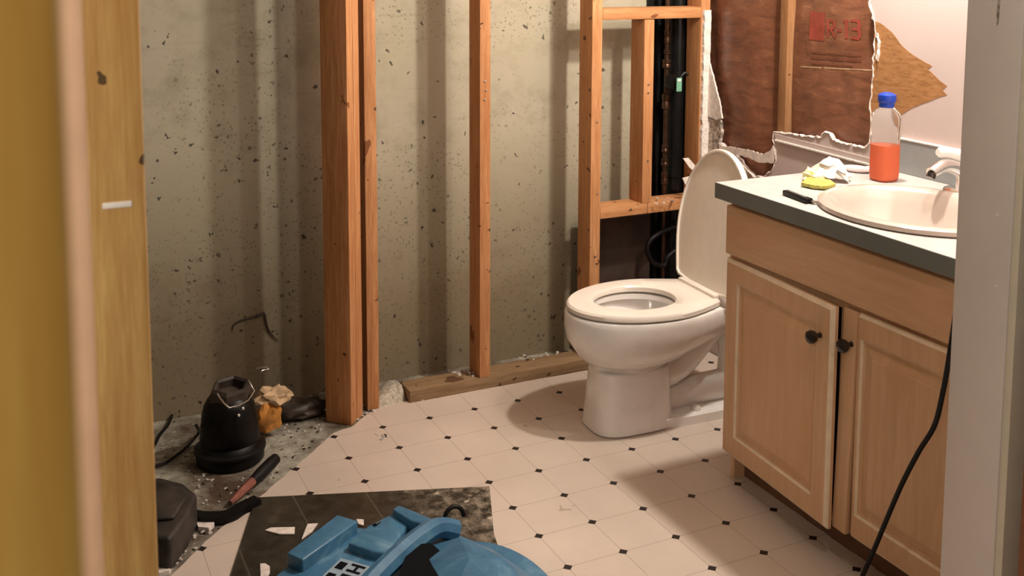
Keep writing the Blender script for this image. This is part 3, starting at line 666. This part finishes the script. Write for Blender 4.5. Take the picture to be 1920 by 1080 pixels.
MB().tube(lv, [.018, .018, .018, .0175, .017, .016, .016, .0155, .015, .015, .0145, .014, .014, .014, .013, .009][:len(lv)], 14).build('lever', M['white'], fa)['label'] = 'pale lever'

# bottle
bb = pz(1657, 338, ZCT); bo = thing('soap_bottle', (bb.x, bb.y, ZCT), 'clear bottle of orange liquid with a blue cap on the countertop', 'bottle')
zb = ZCT + .001
prof = [(0, 0), (.028, .0), (.033, .004), (.0345, .02), (.0345, .115), (.0335, .130), (.0345, .150), (.0345, .168), (.031, .185), (.020, .198), (.0145, .204), (.0145, .212)]
MB().lathe([(r, z) for r, z in prof], (bb.x, bb.y, zb), 36, sq=1.1).build('bottle_body', M['clear'], bo)
MB().lathe([(0, .002), (.027, .002), (.0315, .006), (.0335, .02), (.0335, .098), (0, .0985)], (bb.x, bb.y, zb), 36, sq=1.1).build('liquid', M['liquid'], bo)['label'] = 'orange liquid'
MB().lathe([(.0, .200), (.019, .200), (.0205, .203), (.0205, .212), (.0235, .215), (.0245, .224), (.0235, .234), (.012, .240), (0, .241)], (bb.x, bb.y, zb), 28).build('cap', M['bluecap'], bo)['label'] = 'blue flip cap'

def crumple(name, c, rad, h, mat, seed, sub=3, sharp=.5, parent=None):
    bm = bmesh.new(); bmesh.ops.create_icosphere(bm, subdivisions=sub, radius=1)
    for v1 in bm.verts:
        n_ = v1.co.normalized(); k = 1 + sharp * noise.noise(n_ * 1.7 + Vector((seed, 0, 0))) + sharp * .5 * noise.noise(n_ * 4 + Vector((0, seed, 0)))
        p = Vector((n_.x * rad[0] * k, n_.y * rad[1] * k, n_.z * h * k)); p.z = max(p.z, -h * .55); v1.co = Vector(c) + p
    mb = MB(); mb.bm.free(); mb.bm = bm; return mb
tc = pz(1546, 340, ZCT)
mb = crumple('t', (0, 0, 0), (.040, .048), .030, M['tissue'], 2.3, 3, .8)
for v1 in mb.bm.verts:
    t = max(0, 1 - (v1.co.x ** 2 + v1.co.y ** 2) / .0022); v1.co.z = ZCT + v1.co.z * .6 + t * .034 + .016; v1.co.x += tc.x + .02; v1.co.y += tc.y
o = mb.build('crumpled_tissue', M['tissue'], smooth=True, ang=15, origin=(tc.x, tc.y, ZCT)); tag(o, 'peaked crumpled white tissue on the countertop left of the bottle', 'tissue')
sc_ = pz(1540, 353, ZCT)
q = [pz(u, v1, ZCT + .004) for u, v1 in ((1502, 348), (1513, 338), (1533, 335), (1553, 340), (1567, 350), (1548, 355), (1524, 353))]
mb = MB(); mb.prism([(p.x, p.y) for p in q], lambda a, b_: Vector((a, b_, ZCT + .003 + .012 * max(0, 1 - ((a - sc_.x) ** 2 + (b_ - sc_.y - .01) ** 2) / .0012))), (0, 0, .010), .002)
o = mb.build('scouring_sponge', M['yellow'], origin=(sc_.x, sc_.y, ZCT)); tag(o, 'yellow-green sponge tucked under the crumpled tissue', 'sponge')
yc2 = pz(1519, 338, ZCT)
mb = crumple('t', (yc2.x, yc2.y, ZCT + .014), (.020, .022), .014, M['yellow'], 6.1, 3, 1.1)
M['pale'] = plain('pale_yellow_paper', (.86, .82, .45), .9, var=.1, scale=60)
o = mb.build('paper_wad', M['pale'], ang=15, origin=(yc2.x, yc2.y, ZCT)); tag(o, 'small pale yellow paper wad left of the tissue', 'paper')
r0, r1 = pz(1473, 361, ZCT + .006), pz(1518, 378, ZCT + .006); dv = (r1 - r0); L_ = dv.length; rz_ = math.atan2(dv.y, dv.x)
Mz = Matrix.Translation((r0.x, r0.y, ZCT + .0005)) @ Matrix.Rotation(rz_, 4, 'Z')
uk = thing('utility_knife', (r0.x, r0.y, ZCT), 'small black and grey utility knife lying near the counter edge', 'knife')
MB().box((0, -.010, 0), (L_, .010, .013), .003, Mz).build('handle', M['black'], uk)
MB().box((L_ * .12, -.004, .0125), (L_ * .85, .004, .0145), .0008, Mz).build('slider', M['edge'], uk)
MB().prism([(L_ - .004, .002), (L_ + .010, .002), (L_ + .012, .016), (L_ - .03, .016), (L_ - .03, .011)], lambda a, b_: Mz @ Vector((a, b_, .004)), (0, 0, .003)).build('blade', M['steel'], uk)
so = pz(1606, 322, ZCT); mb = MB().lathe([(0, 0), (.8, .002), (1.0, .008), (.93, .014), (.6, .0165), (0, .017)], (0, 0, 0), 32)
for v1 in mb.bm.verts: a = v1.co.copy(); v1.co = Matrix.Translation((so.x, so.y, ZCT)) @ Matrix.Rotation(R(-62), 4, 'Z') @ Vector((a.x * .045, a.y * .024, a.z))
o = mb.build('soap_bar', M['soap'], origin=(so.x, so.y, ZCT)); tag(o, 'pinkish white soap bar lying left of the bottle', 'soap')

# power cord hanging across the right cabinet door
cp = smooth_path([(1.60, 1.405, .86), px(1782, 655, 1.60), px(1768, 735, 1.61), px(1752, 798, 1.62), px(1722, 848, 1.62), px(1690, 910, 1.62), px(1660, 980, 1.62), px(1637, 1035, 1.62), px(1618, 1078, 1.61), px(1605, 1112, 1.60), Vector((1.55, 1.62, .006)), Vector((1.40, 1.50, .006)), Vector((1.2, 1.25, .006))])
o = MB().tube(cp, .0052, 10).build('power_cord', M['rubber'], origin=cp[0]); tag(o, 'black power cord hanging in front of the right cabinet door', 'cord')

# ------------------------------------------------------------------ toilet
TO = Vector((1.935, 2.713, 0)); TA = R(177.4)
to = thing('toilet', TO, 'white toilet without tank, seat down and lid raised, beside the vanity', 'toilet', rz=TA)
TM = WM[to.name]
def tl(x, y, z): return TM @ Vector((x, y, z))
def egg(L, W, wr, x0=0, n=72, pw=2.0):
    """closed outline from rear right round the front; x forward"""
    xc = x0 + (L - x0) * .44; pts = []
    h = n // 2
    half = []
    for i in range(h + 1):
        t = i / h
        if t < .5:
            a = t * 2 * math.pi / 2; half.append((xc + (L - xc) * math.cos(a), W * math.sin(a)))
        elif t < .85:
            s_ = (t - .5) / .35; half.append((xc + (x0 - xc) * s_, wr + (W - wr) * math.cos(s_ * math.pi / 2) ** 1.1))
        else:
            s_ = (t - .85) / .15; half.append((x0 - .012 * math.sin(s_ * math.pi / 2), wr * (1 - s_)))
    return half + [(x, -y) for x, y in reversed(half[1:-1])]
def ring_of(o_, z, sx=1, sy=1, dx=0): return [tl(x * sx + dx, y * sy, z) for x, y in o_]
ZS = .395
so_ = egg(.455, .180, .118)
si = [(.235 + .135 * math.cos(a) * (1.0 if math.cos(a) > 0 else .95), .112 * math.sin(a)) for a in [0] * 0 + [math.atan2(y * 1.0, x - .23) for x, y in so_]]
def scale_about(o_, k, c=(.2, 0)): return [(c[0] + (x - c[0]) * k, y * k) for x, y in o_]
seat_r = [ring_of(si, ZS - .020), ring_of(si, ZS - .006), ring_of([(a + (c - a) * .06, b_ + (d - b_) * .06) for (a, b_), (c, d) in zip(si, so_)], ZS - .001), ring_of([(a + (c - a) * .5, b_ + (d - b_) * .5) for (a, b_), (c, d) in zip(si, so_)], ZS + .001),
          ring_of([(a + (c - a) * .93, b_ + (d - b_) * .93) for (a, b_), (c, d) in zip(si, so_)], ZS - .002), ring_of(so_, ZS - .008), ring_of(so_, ZS - .019), ring_of(scale_about(so_, .985), ZS - .022), ring_of(si, ZS - .020)]
MB().loft(seat_r, cap0=False, cap1=False).build('seat', M['seat'], to)
# hinge bar and posts
MB().box((-.006, -.105, ZS - .004), (.020, .105, ZS + .008), .004, TM).build('hinge_bar', M['seat'], to)
# bowl: rim, outside and inside in one skin
rim = egg(.462, .183, .125, -.03)
def mixr(a, b_, t): return [(p[0] + (q_[0] - p[0]) * t, p[1] + (q_[1] - p[1]) * t) for p, q_ in zip(a, b_)]
inner = [(x * 1.06 - .008, y * 1.02) for x, y in si]
ped = [(.375 * 1.0, 0)] * 0
def ell(cx_, a, b_, like=so_, sq=2.0):
    out = []
    for x, y in like:
        th = math.atan2(y, x - .2); c, s_ = math.cos(th), math.sin(th); q = 1 / ((abs(c) ** sq + abs(s_) ** sq) ** (1 / sq)); out.append((cx_ + a * c * q, b_ * s_ * q))
    return out
zr = ZS - .026
rings = [ring_of(ell(.20, .03, .02), .20), ring_of(ell(.215, .085, .06), .215), ring_of(ell(.225, .13, .10), .27), ring_of(ell(.225, .155, .125), .33), ring_of(ell(.228, .162, .132), zr - .022), ring_of(inner, zr - .018), ring_of(inner, zr - .003), ring_of(mixr(inner, rim, .15), zr),
         ring_of(scale_about(rim, .985), zr), ring_of(rim, zr - .005), ring_of(rim, zr - .02), ring_of(scale_about(rim, 1.004), zr - .045), ring_of(mixr(scale_about(rim, .995), ell(.23, .20, .155), .18), zr - .085),
         ring_of(mixr(rim, ell(.240, .185, .15), .72), zr - .115), ring_of(ell(.242, .178, .140), zr - .138), ring_of(ell(.246, .158, .120), zr - .153), ring_of(ell(.250, .132, .096), zr - .160), ring_of(ell(.252, .124, .088), zr - .168), ring_of(ell(.252, .122, .086), zr - .21)]
MB().loft(rings, cap0=True, cap1=True).build('bowl', M['white'], to)
# pedestal foot
def rr(cx_, a, b_): return ell(cx_, a, b_, sq=3.4)
rings = [ring_of(rr(.256, .126, .090), 0), ring_of(rr(.256, .126, .090), .003), ring_of(rr(.256, .135, .100), .004), ring_of(rr(.256, .132, .097), .03), ring_of(rr(.255, .125, .092), .10), ring_of(rr(.254, .121, .088), .165), ring_of(rr(.254, .120, .087), .186), ring_of(rr(.254, .116, .083), .190)]
MB().loft(rings).build('pedestal', M['white'], to)
# rear foot flange with bolt cap
rings = [ring_of(rr(.04, .20, .098), 0), ring_of(rr(.04, .20, .099), .028), ring_of(rr(.04, .195, .092), .034), ring_of(rr(.04, .19, .08), .036)]
MB().loft(rings).build('foot_flange', M['white'], to)
for s_ in (1, -1):
    MB().lathe([(0.016, 0), (.016, .006), (.011, .013), (0, .015)], tuple(tl(.055, s_ * .073, .035)), 18).build('bolt_cap', M['seat'], to)
# trapway: curved pipe body at the back
tp = smooth_path([tl(.20, 0, .15), tl(.11, 0, .150), tl(.05, 0, .185), tl(-.02, 0, .255), tl(-.085, 0, .295), tl(-.12, 0, .25), tl(-.13, 0, .15), tl(-.12, 0, .04)], 6)
MB().tube(tp, [.058, .058, .058, .057, .056, .054, .053] + [.050] * (len(tp) - 7), 22).build('trapway', M['white'], to)
tp = smooth_path([tl(.17, 0, .05), tl(.08, 0, .055), tl(.0, 0, .062), tl(-.09, 0, .065)], 6)
MB().tube(tp, .050, 22).build('lower_trapway', M['white'], to)
# rear deck (tank shelf)
rings = [[tl(x, y, z) for x, y in ((-.16, -w_), (-.16, w_), (-.02, w_ + e), (.03, w_ + e), (.03, -w_ - e), (-.02, -w_ - e))] for z, w_, e in ((zr - .055, .055, .0), (zr - .03, .10, .01), (zr - .012, .125, .012), (zr - .002, .126, .012), (zr + .001, .122, .01))]
MB().loft(rings).build('tank_deck', M['white'], to)
# lid: raised, leaning back
LT = R(9.0)
LM = TM @ Matrix.Translation((-.004, 0, ZS + .006)) @ Matrix.Rotation(-(math.pi / 2 + LT), 4, 'Y')
lo_ = egg(.436, .190, .150)
def lr(o_, z, k=1): return [LM @ Vector((x, y, z)) for x, y in scale_about(o_, k)]
rings = [lr(lo_, .0005, .93), lr(lo_, .0005, .955), lr(lo_, -.006, .962), lr(lo_, -.006, .985), lr(lo_, -.002, 1.0), lr(lo_, .008, 1.0), lr(lo_, .016, .985), lr(lo_, .019, .93), lr(lo_, .022, .5)]
MB().loft(rings).build('lid', M['seat'], to)
# ------------------------------------------------------------------ dark board, blue case
q = [pz(u, v1, 0) for u, v1 in ((480, 937), (918, 916), (926, 1004), (1000, 1230), (395, 1230), (434, 1080))]
o = MB().prism([(p.x, p.y) for p in q], XY(.0006), (0, 0, .0065), .001).build('floor_board', M['board'], smooth=False, origin=(q[0].x, q[0].y, 0)); tag(o, 'flat dark dusty board lying on the vinyl under the blue case', 'board')
def chip(poly, z, h, name, label, mat='paper', cat='scrap', group=None, tilt=0):
    q_ = [pz(u, v1, z) for u, v1 in poly]; c = sum(q_, Vector()) / len(q_)
    o = MB().prism([(p.x, p.y) for p in q_], lambda a, b_: Vector((a, b_, z + tilt * (b_ - c.y))), (0, 0, h)).build(name, M[mat], smooth=False, origin=(c.x, c.y, z)); tag(o, label, cat, group); return o
ZB = .0078
chip([(497, 996), (508, 991), (553, 990), (552, 1003), (524, 1003)], ZB, .003, 'paper_scrap', 'long pointed white scrap on the dark board', cat='paper scrap')
chip([(577, 984), (596, 983), (585, 998), (566, 1012), (572, 996)], ZB, .003, 'paper_scrap', 'white scrap touching the left rib of the blue case', cat='paper scrap')
chip([(488, 1059), (497, 1058), (506, 1064), (506, 1076), (500, 1084), (489, 1090)], ZB, .003, 'paper_scrap', 'white scrap on the dark board at the bottom photo edge', cat='paper scrap')
chip([(668, 975), (682, 976), (682, 987), (672, 984)], ZB, .003, 'paper_scrap', 'small white scrap between the blue case ribs', cat='paper scrap')

ZK = .105
def cz(u, v1, z=ZK): return pz(u, v1, z)
bc = thing('tool_case', (.70, 2.05, 0), 'scuffed blue plastic power tool case lying on the dark board', 'case')
body = [(500, 1090), (535, 1050), (548, 1040), (585, 1012), (640, 975), (700, 985), (735, 952), (752, 948), (800, 968), (860, 985), (915, 1005), (945, 1040), (960, 1090), (975, 1180), (900, 1260), (560, 1260), (470, 1180)]
qb = [cz(u, v1) for u, v1 in body]
zc0 = .0085
MB().prism([(p.x, p.y) for p in qb], XY(zc0), (0, 0, ZK - zc0 - .02), .010).build('lower_shell', M['blue'], bc)
def onp(poly, z0, z1, name, bev, mat='blue', par=None):
    q_ = [pz(u, v1, z1) for u, v1 in poly]
    return MB().prism([(p.x, p.y) for p in q_], XY(z0), (0, 0, z1 - z0), bev).build(name, M[mat], par or bc)
onp([(508, 1085), (560, 1042), (640, 985), (690, 990), (745, 958), (790, 985), (760, 1030), (700, 1075), (640, 1130), (560, 1200), (500, 1200)], .07, .092, 'deck', .006)
onp([(537, 1036), (632, 964), (672, 976), (567, 1050)], .085, .122, 'raised_rib', .005)
onp([(690, 985), (735, 962), (748, 960), (772, 975), (742, 1015), (728, 1038), (700, 1034), (652, 1018)], .085, .112, 'latch_block', .005)
onp([(735, 954), (748, 946), (812, 972), (800, 984), (772, 977)], .10, .128, 'latch_tab', .005)
# label
def lab_pt(a, b_): # a across (0..1), b along (0..1)
    p0, p1, p3 = pz(640, 1046, .0935), pz(694, 1062, .0935), pz(585, 1098, .0935); return p0 + (p1 - p0) * a + (p3 - p0) * b_
def labquad(a0, b0, a1, b1, z=0): return [lab_pt(a0, b0), lab_pt(a1, b0), lab_pt(a1, b1), lab_pt(a0, b1)]
mb = MB(); mb.prism([(p.x, p.y) for p in labquad(0, 0, 1, 1.6)], XY(.0922), (0, 0, .0010)); lb = mb.build('label', M['label'], bc, smooth=False); lb['label'] = 'pale label plate'
mb = MB()
def bar(a0, b0, a1, b1): mb.prism([(p.x, p.y) for p in labquad(a0, b0, a1, b1)], XY(.0933), (0, 0, .0004))
# H then E, reading down the label, letters lying on their side
for a0, b0, a1, b1 in ((.46, .06, .92, .13), (.46, .26, .92, .33), (.65, .13, .74, .26), (.46, .42, .92, .49), (.46, .49, .54, .64), (.65, .49, .73, .62), (.84, .49, .92, .64)): bar(a0, b0, a1, b1)
mb.build('lettering', M['ink'], lb, smooth=False)['label'] = 'black letters HE'
mb = MB(); bar(.08, .10, .34, .34); bar(.08, .50, .34, .66); mb.build('logo_block', M['ink'], lb, smooth=False)
# diagonal carrying handle arch and faceted dome
hpth = smooth_path([pz(650, 1150, .10), pz(700, 1088, .118), pz(742, 1046, .124), pz(785, 1010, .125), pz(820, 990, .120), pz(855, 995, .10)], 7)
MB().tube(hpth, [.024] * len(hpth), 8).build('handle', M['blue'], bc)
dome_c = pz(880, 1090, .10)
bm = bmesh.new(); bmesh.ops.create_icosphere(bm, subdivisions=2, radius=1)
for v1 in bm.verts:
    p = v1.co.copy(); k = 1 + .07 * noise.noise(p * 2.1 + Vector((4, 1, 0)))
    v1.co = Vector((dome_c.x + p.x * .160 * k, dome_c.y + p.y * .235 * k, .02 + max(-.01, p.z) * .130 * k))
mb = MB(); mb.bm.free(); mb.bm = bm; dm = mb.build('faceted_dome', M['blue'], bc, smooth=True, ang=9)
mb = MB()
dc2 = pz(930, 1110, .03)
mb.lathe([(0, 0), (.17, 0), (.178, .008), (.176, .022), (.165, .032), (0, .034)], (dc2.x - .012, dc2.y, .0085), 48, sx=.82, sy=1.25); mb.build('base_flange', M['blue'], bc)
# flat black plate painting the shade inside the handle opening
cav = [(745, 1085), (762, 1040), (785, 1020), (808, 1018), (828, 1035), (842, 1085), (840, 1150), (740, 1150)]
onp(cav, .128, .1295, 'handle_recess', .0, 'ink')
o = MB().tube([pz(852, 972, .04) + Vector((.026 * math.cos(a), .012 * math.sin(a) * .4, .028 * math.sin(a))) for a in [math.pi * k / 12 for k in range(13)]], .0055, 10).build('strap_loop', M['rubber'], bc)
MB().tube([pz(689, 990, .1), pz(706, 982, .118), pz(713, 978, .118)], .0025, 6).build('latch_pin', M['black'], bc)

# ------------------------------------------------------------------ things on the bare slab
b0 = pz(436, 868); pb = Vector((b0.x, b0.y + .03, 0))
pu = thing('utility_pump', pb, 'black bell-shaped pump with a silver wire bail standing on the dirty slab', 'pump')
MB().lathe([(0, 0), (.088, 0), (.094, .006), (.095, .03), (.086, .052), (.080, .06), (.084, .068), (.080, .10), (.076, .14), (.070, .165), (.062, .180), (.054, .190), (0, .192)], (pb.x, pb.y, -.002), 40).build('housing', M['black'], pu)
MB().lathe([(.090, .030), (.099, .034), (.099, .042), (.088, .048)], (pb.x, pb.y, -.002), 40).build('base_ring', M['rubber'], pu)
tl_ = Matrix.Translation((pb.x + .002, pb.y - .01, .188)) @ Matrix.Rotation(R(14), 4, 'X') @ Matrix.Rotation(R(12), 4, 'Z')
rings = [[tl_ @ Vector((r_ * math.cos(math.pi / 3 * k), r_ * .8 * math.sin(math.pi / 3 * k), z)) for k in range(6)] for r_, z in ((.052, -.012), (.060, .0), (.058, .030), (.050, .040), (.042, .034), (.040, .012))]
MB().loft(rings).build('top_cap', M['darkbrown'], pu, smooth=False)
wpth = [py(408, 738, pb.y - .06), py(411, 744, pb.y - .075), py(421, 757, pb.y - .085), py(430, 765, pb.y - .088), py(446, 761, pb.y - .085), py(466, 750, pb.y - .075), py(477, 733, pb.y - .055), py(466, 713, pb.y - .04)]
MB().tube(wpth, .0022, 8).build('wire_bail', M['chrome'], pu)['label'] = 'silver wire bail'
for u, v1 in ((456, 766), (448, 779)): pp = py(u, v1, pb.y - .083); MB().box(pp - Vector((.003, .002, .003)), pp + Vector((.003, .004, .003)), .001).build('drywall_speck', M['gyp'], pu)
# orange and tan lump right behind the pump
oc = py(506, 780, pb.y + .10)
oc.y += .0
of = thing('foam_lump', (oc.x, oc.y, 0), 'amber and tan lump beside the black pump', 'foam')
crumple('t', (oc.x - .005, oc.y, .055), (.036, .03), .058, None, 3.7, 3, .45).build('amber_body', M['orange'], of, ang=30)
crumple('t', (oc.x + .012, oc.y + .01, .115), (.048, .03), .028, None, 5.2, 3, .7).build('tan_top', M['tan'], of, ang=30)
bd = py(560, 770, 3.22); o = crumple('t', (bd.x, 3.20, .028), (.085, .045), .032, None, 9.1, 3, .5).build('dirt_clod', M['darkbrown'], ang=30, origin=(bd.x, 3.2, 0)); tag(o, 'dark brown dirt clod on the slab between the amber lump and the post', 'dirt')
# wires
wr1 = smooth_path([py(485, 765, 3.20), py(487, 735, 3.20), py(486, 712, 3.20), py(490, 696, 3.20), py(503, 692, 3.21), py(497, 688, 3.21), py(480, 691, 3.21)], 5)
o = MB().tube(wr1, .0016, 6).build('bent_wire', M['steel'], origin=wr1[0]); tag(o, 'thin bent wire sticking up behind the black pump', 'wire')
cw = smooth_path([py(u, v1, YB - .004) for u, v1 in ((436, 620), (438, 610), (450, 602), (470, 596), (485, 592), (495, 588), (499, 605), (503, 618), (512, 630), (522, 638))], 5)
o = MB().tube(cw, [.0012 + .0030 * math.sin(math.pi * i / (len(cw) - 1)) for i in range(len(cw))], 6).build('root_strand', M['darkbrown'], origin=cw[0]); tag(o, 'thin dark root strand clinging to the concrete wall above the pump', 'root')
c1 = smooth_path([py(368, 798, pb.y - .02)] + [pz(u, v1, .006) for u, v1 in ((372, 812), (350, 838), (325, 858), (300, 872), (250, 880))], 6)
o = MB().tube(c1, .0042, 8).build('pump_cord', M['rubber'], origin=c1[0]); tag(o, 'black cord curving from the pump to the door stud', 'cord')
c2 = smooth_path([pz(u, v1, .008) for u, v1 in ((240, 762), (290, 764), (312, 762), (323, 772), (316, 795), (300, 815), (285, 840), (255, 850))], 6)
o = MB().tube(c2, .0045, 8).build('cord_loop', M['rubber'], origin=c2[0]); tag(o, 'black cord loop on the slab beside the door stud', 'cord')
# pry bar like hand tool
h0, h1 = pz(517, 860, .03), pz(430, 945, .012)
ht = thing('hand_tool', (h0.x, h0.y, 0), 'hand tool with black grip and faded red shaft leaning on the slab', 'tool')
dv = h1 - h0
MB().tube([h0 - dv * .02, h0, h0 + dv * .1, h0 + dv * .35, h0 + dv * .52], [.008, .015, .017, .0165, .013], 14).build('grip', M['rubber'], ht)
MB().tube([h0 + dv * .48, h0 + dv * .6, h0 + dv * .85, h0 + dv * .98], [.0125, .0125, .010, .006], 8).build('shaft', M['red'], ht)['label'] = 'faded red shaft'
sp_ = smooth_path([pz(u, v1, .018) for u, v1 in ((345, 958), (372, 966), (405, 967), (432, 962), (455, 948), (483, 935))], 5)
mb = MB(); rings = []
for i, p in enumerate(sp_):
    t = (sp_[min(i + 1, len(sp_) - 1)] - sp_[max(i - 1, 0)]).normalized(); n_ = Vector((-t.y, t.x, 0)); ww = .016
    rings.append([p + n_ * ww + Vector((0, 0, -.014)), p + n_ * ww + Vector((0, 0, .004)), p - n_ * ww + Vector((0, 0, .004)), p - n_ * ww + Vector((0, 0, -.014))])
o = mb.loft(rings).build('tool_strap', M['black'], origin=sp_[0]); tag(o, 'black strap running from the dusty case to the dark board', 'strap')
# dusty dark case at the stud
kc = thing('equipment_case', (.30, 2.78, 0), 'dusty charcoal case on the slab behind the door stud', 'case')
q_ = [pz(u, v1, .085) for u, v1 in ((250, 905), (300, 893), (345, 905), (370, 925), (352, 965), (318, 1010), (250, 1000))]
MB().prism([(p.x, p.y) for p in q_], XY(.0), (0, 0, .085), .010).build('body', M['case_dark'], kc)
q_ = [pz(u, v1, .10) for u, v1 in ((262, 908), (304, 900), (340, 912), (352, 925), (326, 965), (262, 970))]
MB().prism([(p.x, p.y) for p in q_], XY(.084), (0, 0, .012), .006).build('lid', M['case_dark'], kc)
bs = crumple('t', tuple(pz(303, 1010, .03)), (.020, .025), .03, None, 4.4, 3, .5).build('broken_brick_chip', M['tan'], ang=20, origin=pz(303, 1010, 0)); tag(bs, 'tan rubble lump beside the dusty case at the door stud', 'rubble')

dq = [pz(u, v1, 0) for u, v1 in ((693, 768), (700, 742), (716, 722), (740, 716), (775, 722), (812, 726), (790, 738), (765, 749), (740, 758), (715, 764))]
cx0 = sum(dq, Vector()) / len(dq); rings = []
for k_, (sc0, hz0) in enumerate(((1.0, -.003), (.85, .012), (.6, .026), (.3, .034), (.05, .036))):
    rings.append([Vector((min(cx0.x + (p.x - cx0.x) * sc0, 1.117), min(cx0.y + (p.y - cx0.y) * sc0, 3.40), hz0 + .006 * noise.noise(Vector((p.x * 40, p.y * 40, k_))))) for p in smooth_path(dq + dq[:1], 4)[:-1]])
o = MB().loft(rings).build('plaster_dust', M['dust'], origin=(cx0.x, cx0.y, 0)); tag(o, 'grey white heap of plaster dust at the left end of the bottom plate', 'dust', None, 'stuff')
# larger drywall pieces on the slab, each its own
chip([(366, 981), (372, 977), (398, 978), (402, 988), (392, 998), (372, 996)], -.002, .012, 'drywall_chip', 'largest white drywall chip just below the black strap', 'gyp', 'drywall chip')
chip([(461, 950), (470, 943), (473, 950), (467, 955)], -.002, .010, 'drywall_chip', 'white drywall chip at the upper left corner of the dark board', 'gyp', 'drywall chip')
chip([(320, 1035), (332, 1034), (340, 1046), (330, 1054)], -.002, .012, 'drywall_chip', 'white drywall chip between the dusty case and the vinyl edge', 'gyp', 'drywall chip')
chip([(296, 1066), (310, 1052), (326, 1060), (318, 1078), (298, 1084)], -.002, .012, 'drywall_chip', 'pale drywall chip at the foot of the door stud', 'gyp', 'drywall chip')
chip([(702, 755), (709, 748), (715, 752), (713, 763), (704, 764)], -.002, .014, 'drywall_chip', 'white drywall chip between the doubled post and the bottom plate', 'gyp', 'drywall chip')
protos = []
rnd = random.Random(21)
def crumb_mesh(k):
    bm = bmesh.new(); bmesh.ops.create_icosphere(bm, subdivisions=1, radius=1)
    for v1 in bm.verts:
        n_ = v1.co.copy(); kk = 1 + .6 * noise.noise(n_ * 1.5 + Vector((k * 3.1, 0, 0))); v1.co = Vector((n_.x * kk, n_.y * kk * .8, n_.z * kk * .55))
    me = bpy.data.meshes.new('drywall_crumb'); bm.to_mesh(me); bm.free(); return me
cms = [crumb_mesh(k) for k in range(5)]
for m_ in cms: m_.materials.append(M['gyp'])
cmd = [m_.copy() for m_ in cms]
for m_ in cmd: m_.materials.clear(); m_.materials.append(M['darkbrown'])
def crumb(x, y, z, s_, dark, label, group):
    o = bpy.data.objects.new('dirt_crumb' if dark else 'drywall_crumb', rnd.choice(cmd if dark else cms)); COL.objects.link(o)
    o.location = (x, y, z + s_ * .35); o.rotation_euler = (0, 0, rnd.uniform(0, 6.28)); o.scale = (s_, s_, s_); tag(o, label, 'crumb', group)
def scatter(n_, region, z, smin, smax, darkp, label, labeld, group):
    for _ in range(n_):
        u, v1 = region(); p = pz(u, v1, z)
        d = rnd.random() < darkp
        crumb(p.x, p.y, z, rnd.uniform(smin, smax) ** 1.0, d, labeld if d else label, group + (' (dark)' if d else ''))
def reg(poly):
    xs = [p[0] for p in poly]; ys = [p[1] for p in poly]
    def inside(x, y):
        c = False; j = len(poly) - 1
        for i in range(len(poly)):
            if (poly[i][1] > y) != (poly[j][1] > y) and x < (poly[j][0] - poly[i][0]) * (y - poly[i][1]) / (poly[j][1] - poly[i][1]) + poly[i][0]: c = not c
            j = i
        return c
    def f():
        while True:
            x, y = rnd.uniform(min(xs), max(xs)), rnd.uniform(min(ys), max(ys))
            if inside(x, y): return x, y
    return f
scatter(46, reg([(300, 1040), (330, 1012), (385, 985), (395, 1000), (340, 1060), (300, 1080)]), -.003, .003, .008, .35, 'tiny white crumb on the slab between dusty case and vinyl', 'tiny dark crumb on the slab between dusty case and vinyl', 'crumbs beside the dusty case')
scatter(60, reg([(360, 885), (440, 900), (500, 880), (540, 850), (600, 800), (610, 815), (470, 935), (380, 950)]), -.003, .0025, .006, .5, 'tiny white crumb on the slab in front of the pump', 'tiny dark crumb on the slab in front of the pump', 'crumbs in front of the pump')
scatter(26, reg([(520, 790), (600, 770), (610, 805), (540, 830)]), -.003, .002, .005, .3, 'tiny white crumb on the slab left of the doubled post', 'tiny dark crumb on the slab left of the doubled post', 'crumbs left of the post')
scatter(46, reg([(690, 745), (720, 725), (760, 745), (740, 752), (700, 775), (665, 792)]), .0002, .003, .008, .12, 'small white crumb between the doubled post and the plate', 'small dark crumb between the doubled post and the plate', 'crumbs at the foot of the post')
scatter(22, reg([(845, 700), (870, 688), (905, 702), (880, 712)]), .038, .003, .008, .1, 'small white crumb on the bottom plate left of the middle stud', 'small dark crumb on the bottom plate left of the middle stud', 'crumbs on the plate by the middle stud')
scatter(10, reg([(965, 672), (1000, 662), (1060, 655), (1060, 662), (980, 680)]), .038, .003, .007, .3, 'small white crumb on the bottom plate right of the middle stud', 'small dark crumb on the bottom plate right of the middle stud', 'crumbs on the plate near the toilet')
scatter(10, reg([(700, 812), (725, 810), (725, 828), (705, 826)]), .0002, .003, .006, .3, 'grey white crumb in a small heap on the vinyl near the post', 'dark crumb in a small heap on the vinyl near the post', 'small heap on the vinyl')
scatter(14, reg([(775, 748), (860, 733), (865, 738), (780, 754)]), .0002, .002, .005, .1, 'small white crumb along the plate on the vinyl edge', 'small dark crumb along the plate on the vinyl edge', 'crumbs along the plate')
scatter(18, reg([(1225, 372), (1262, 370), (1262, 382), (1225, 384)]), .568, .003, .006, .1, 'white crumb on top of the lower cross block', 'dark crumb on top of the lower cross block', 'crumbs on the lower cross block')
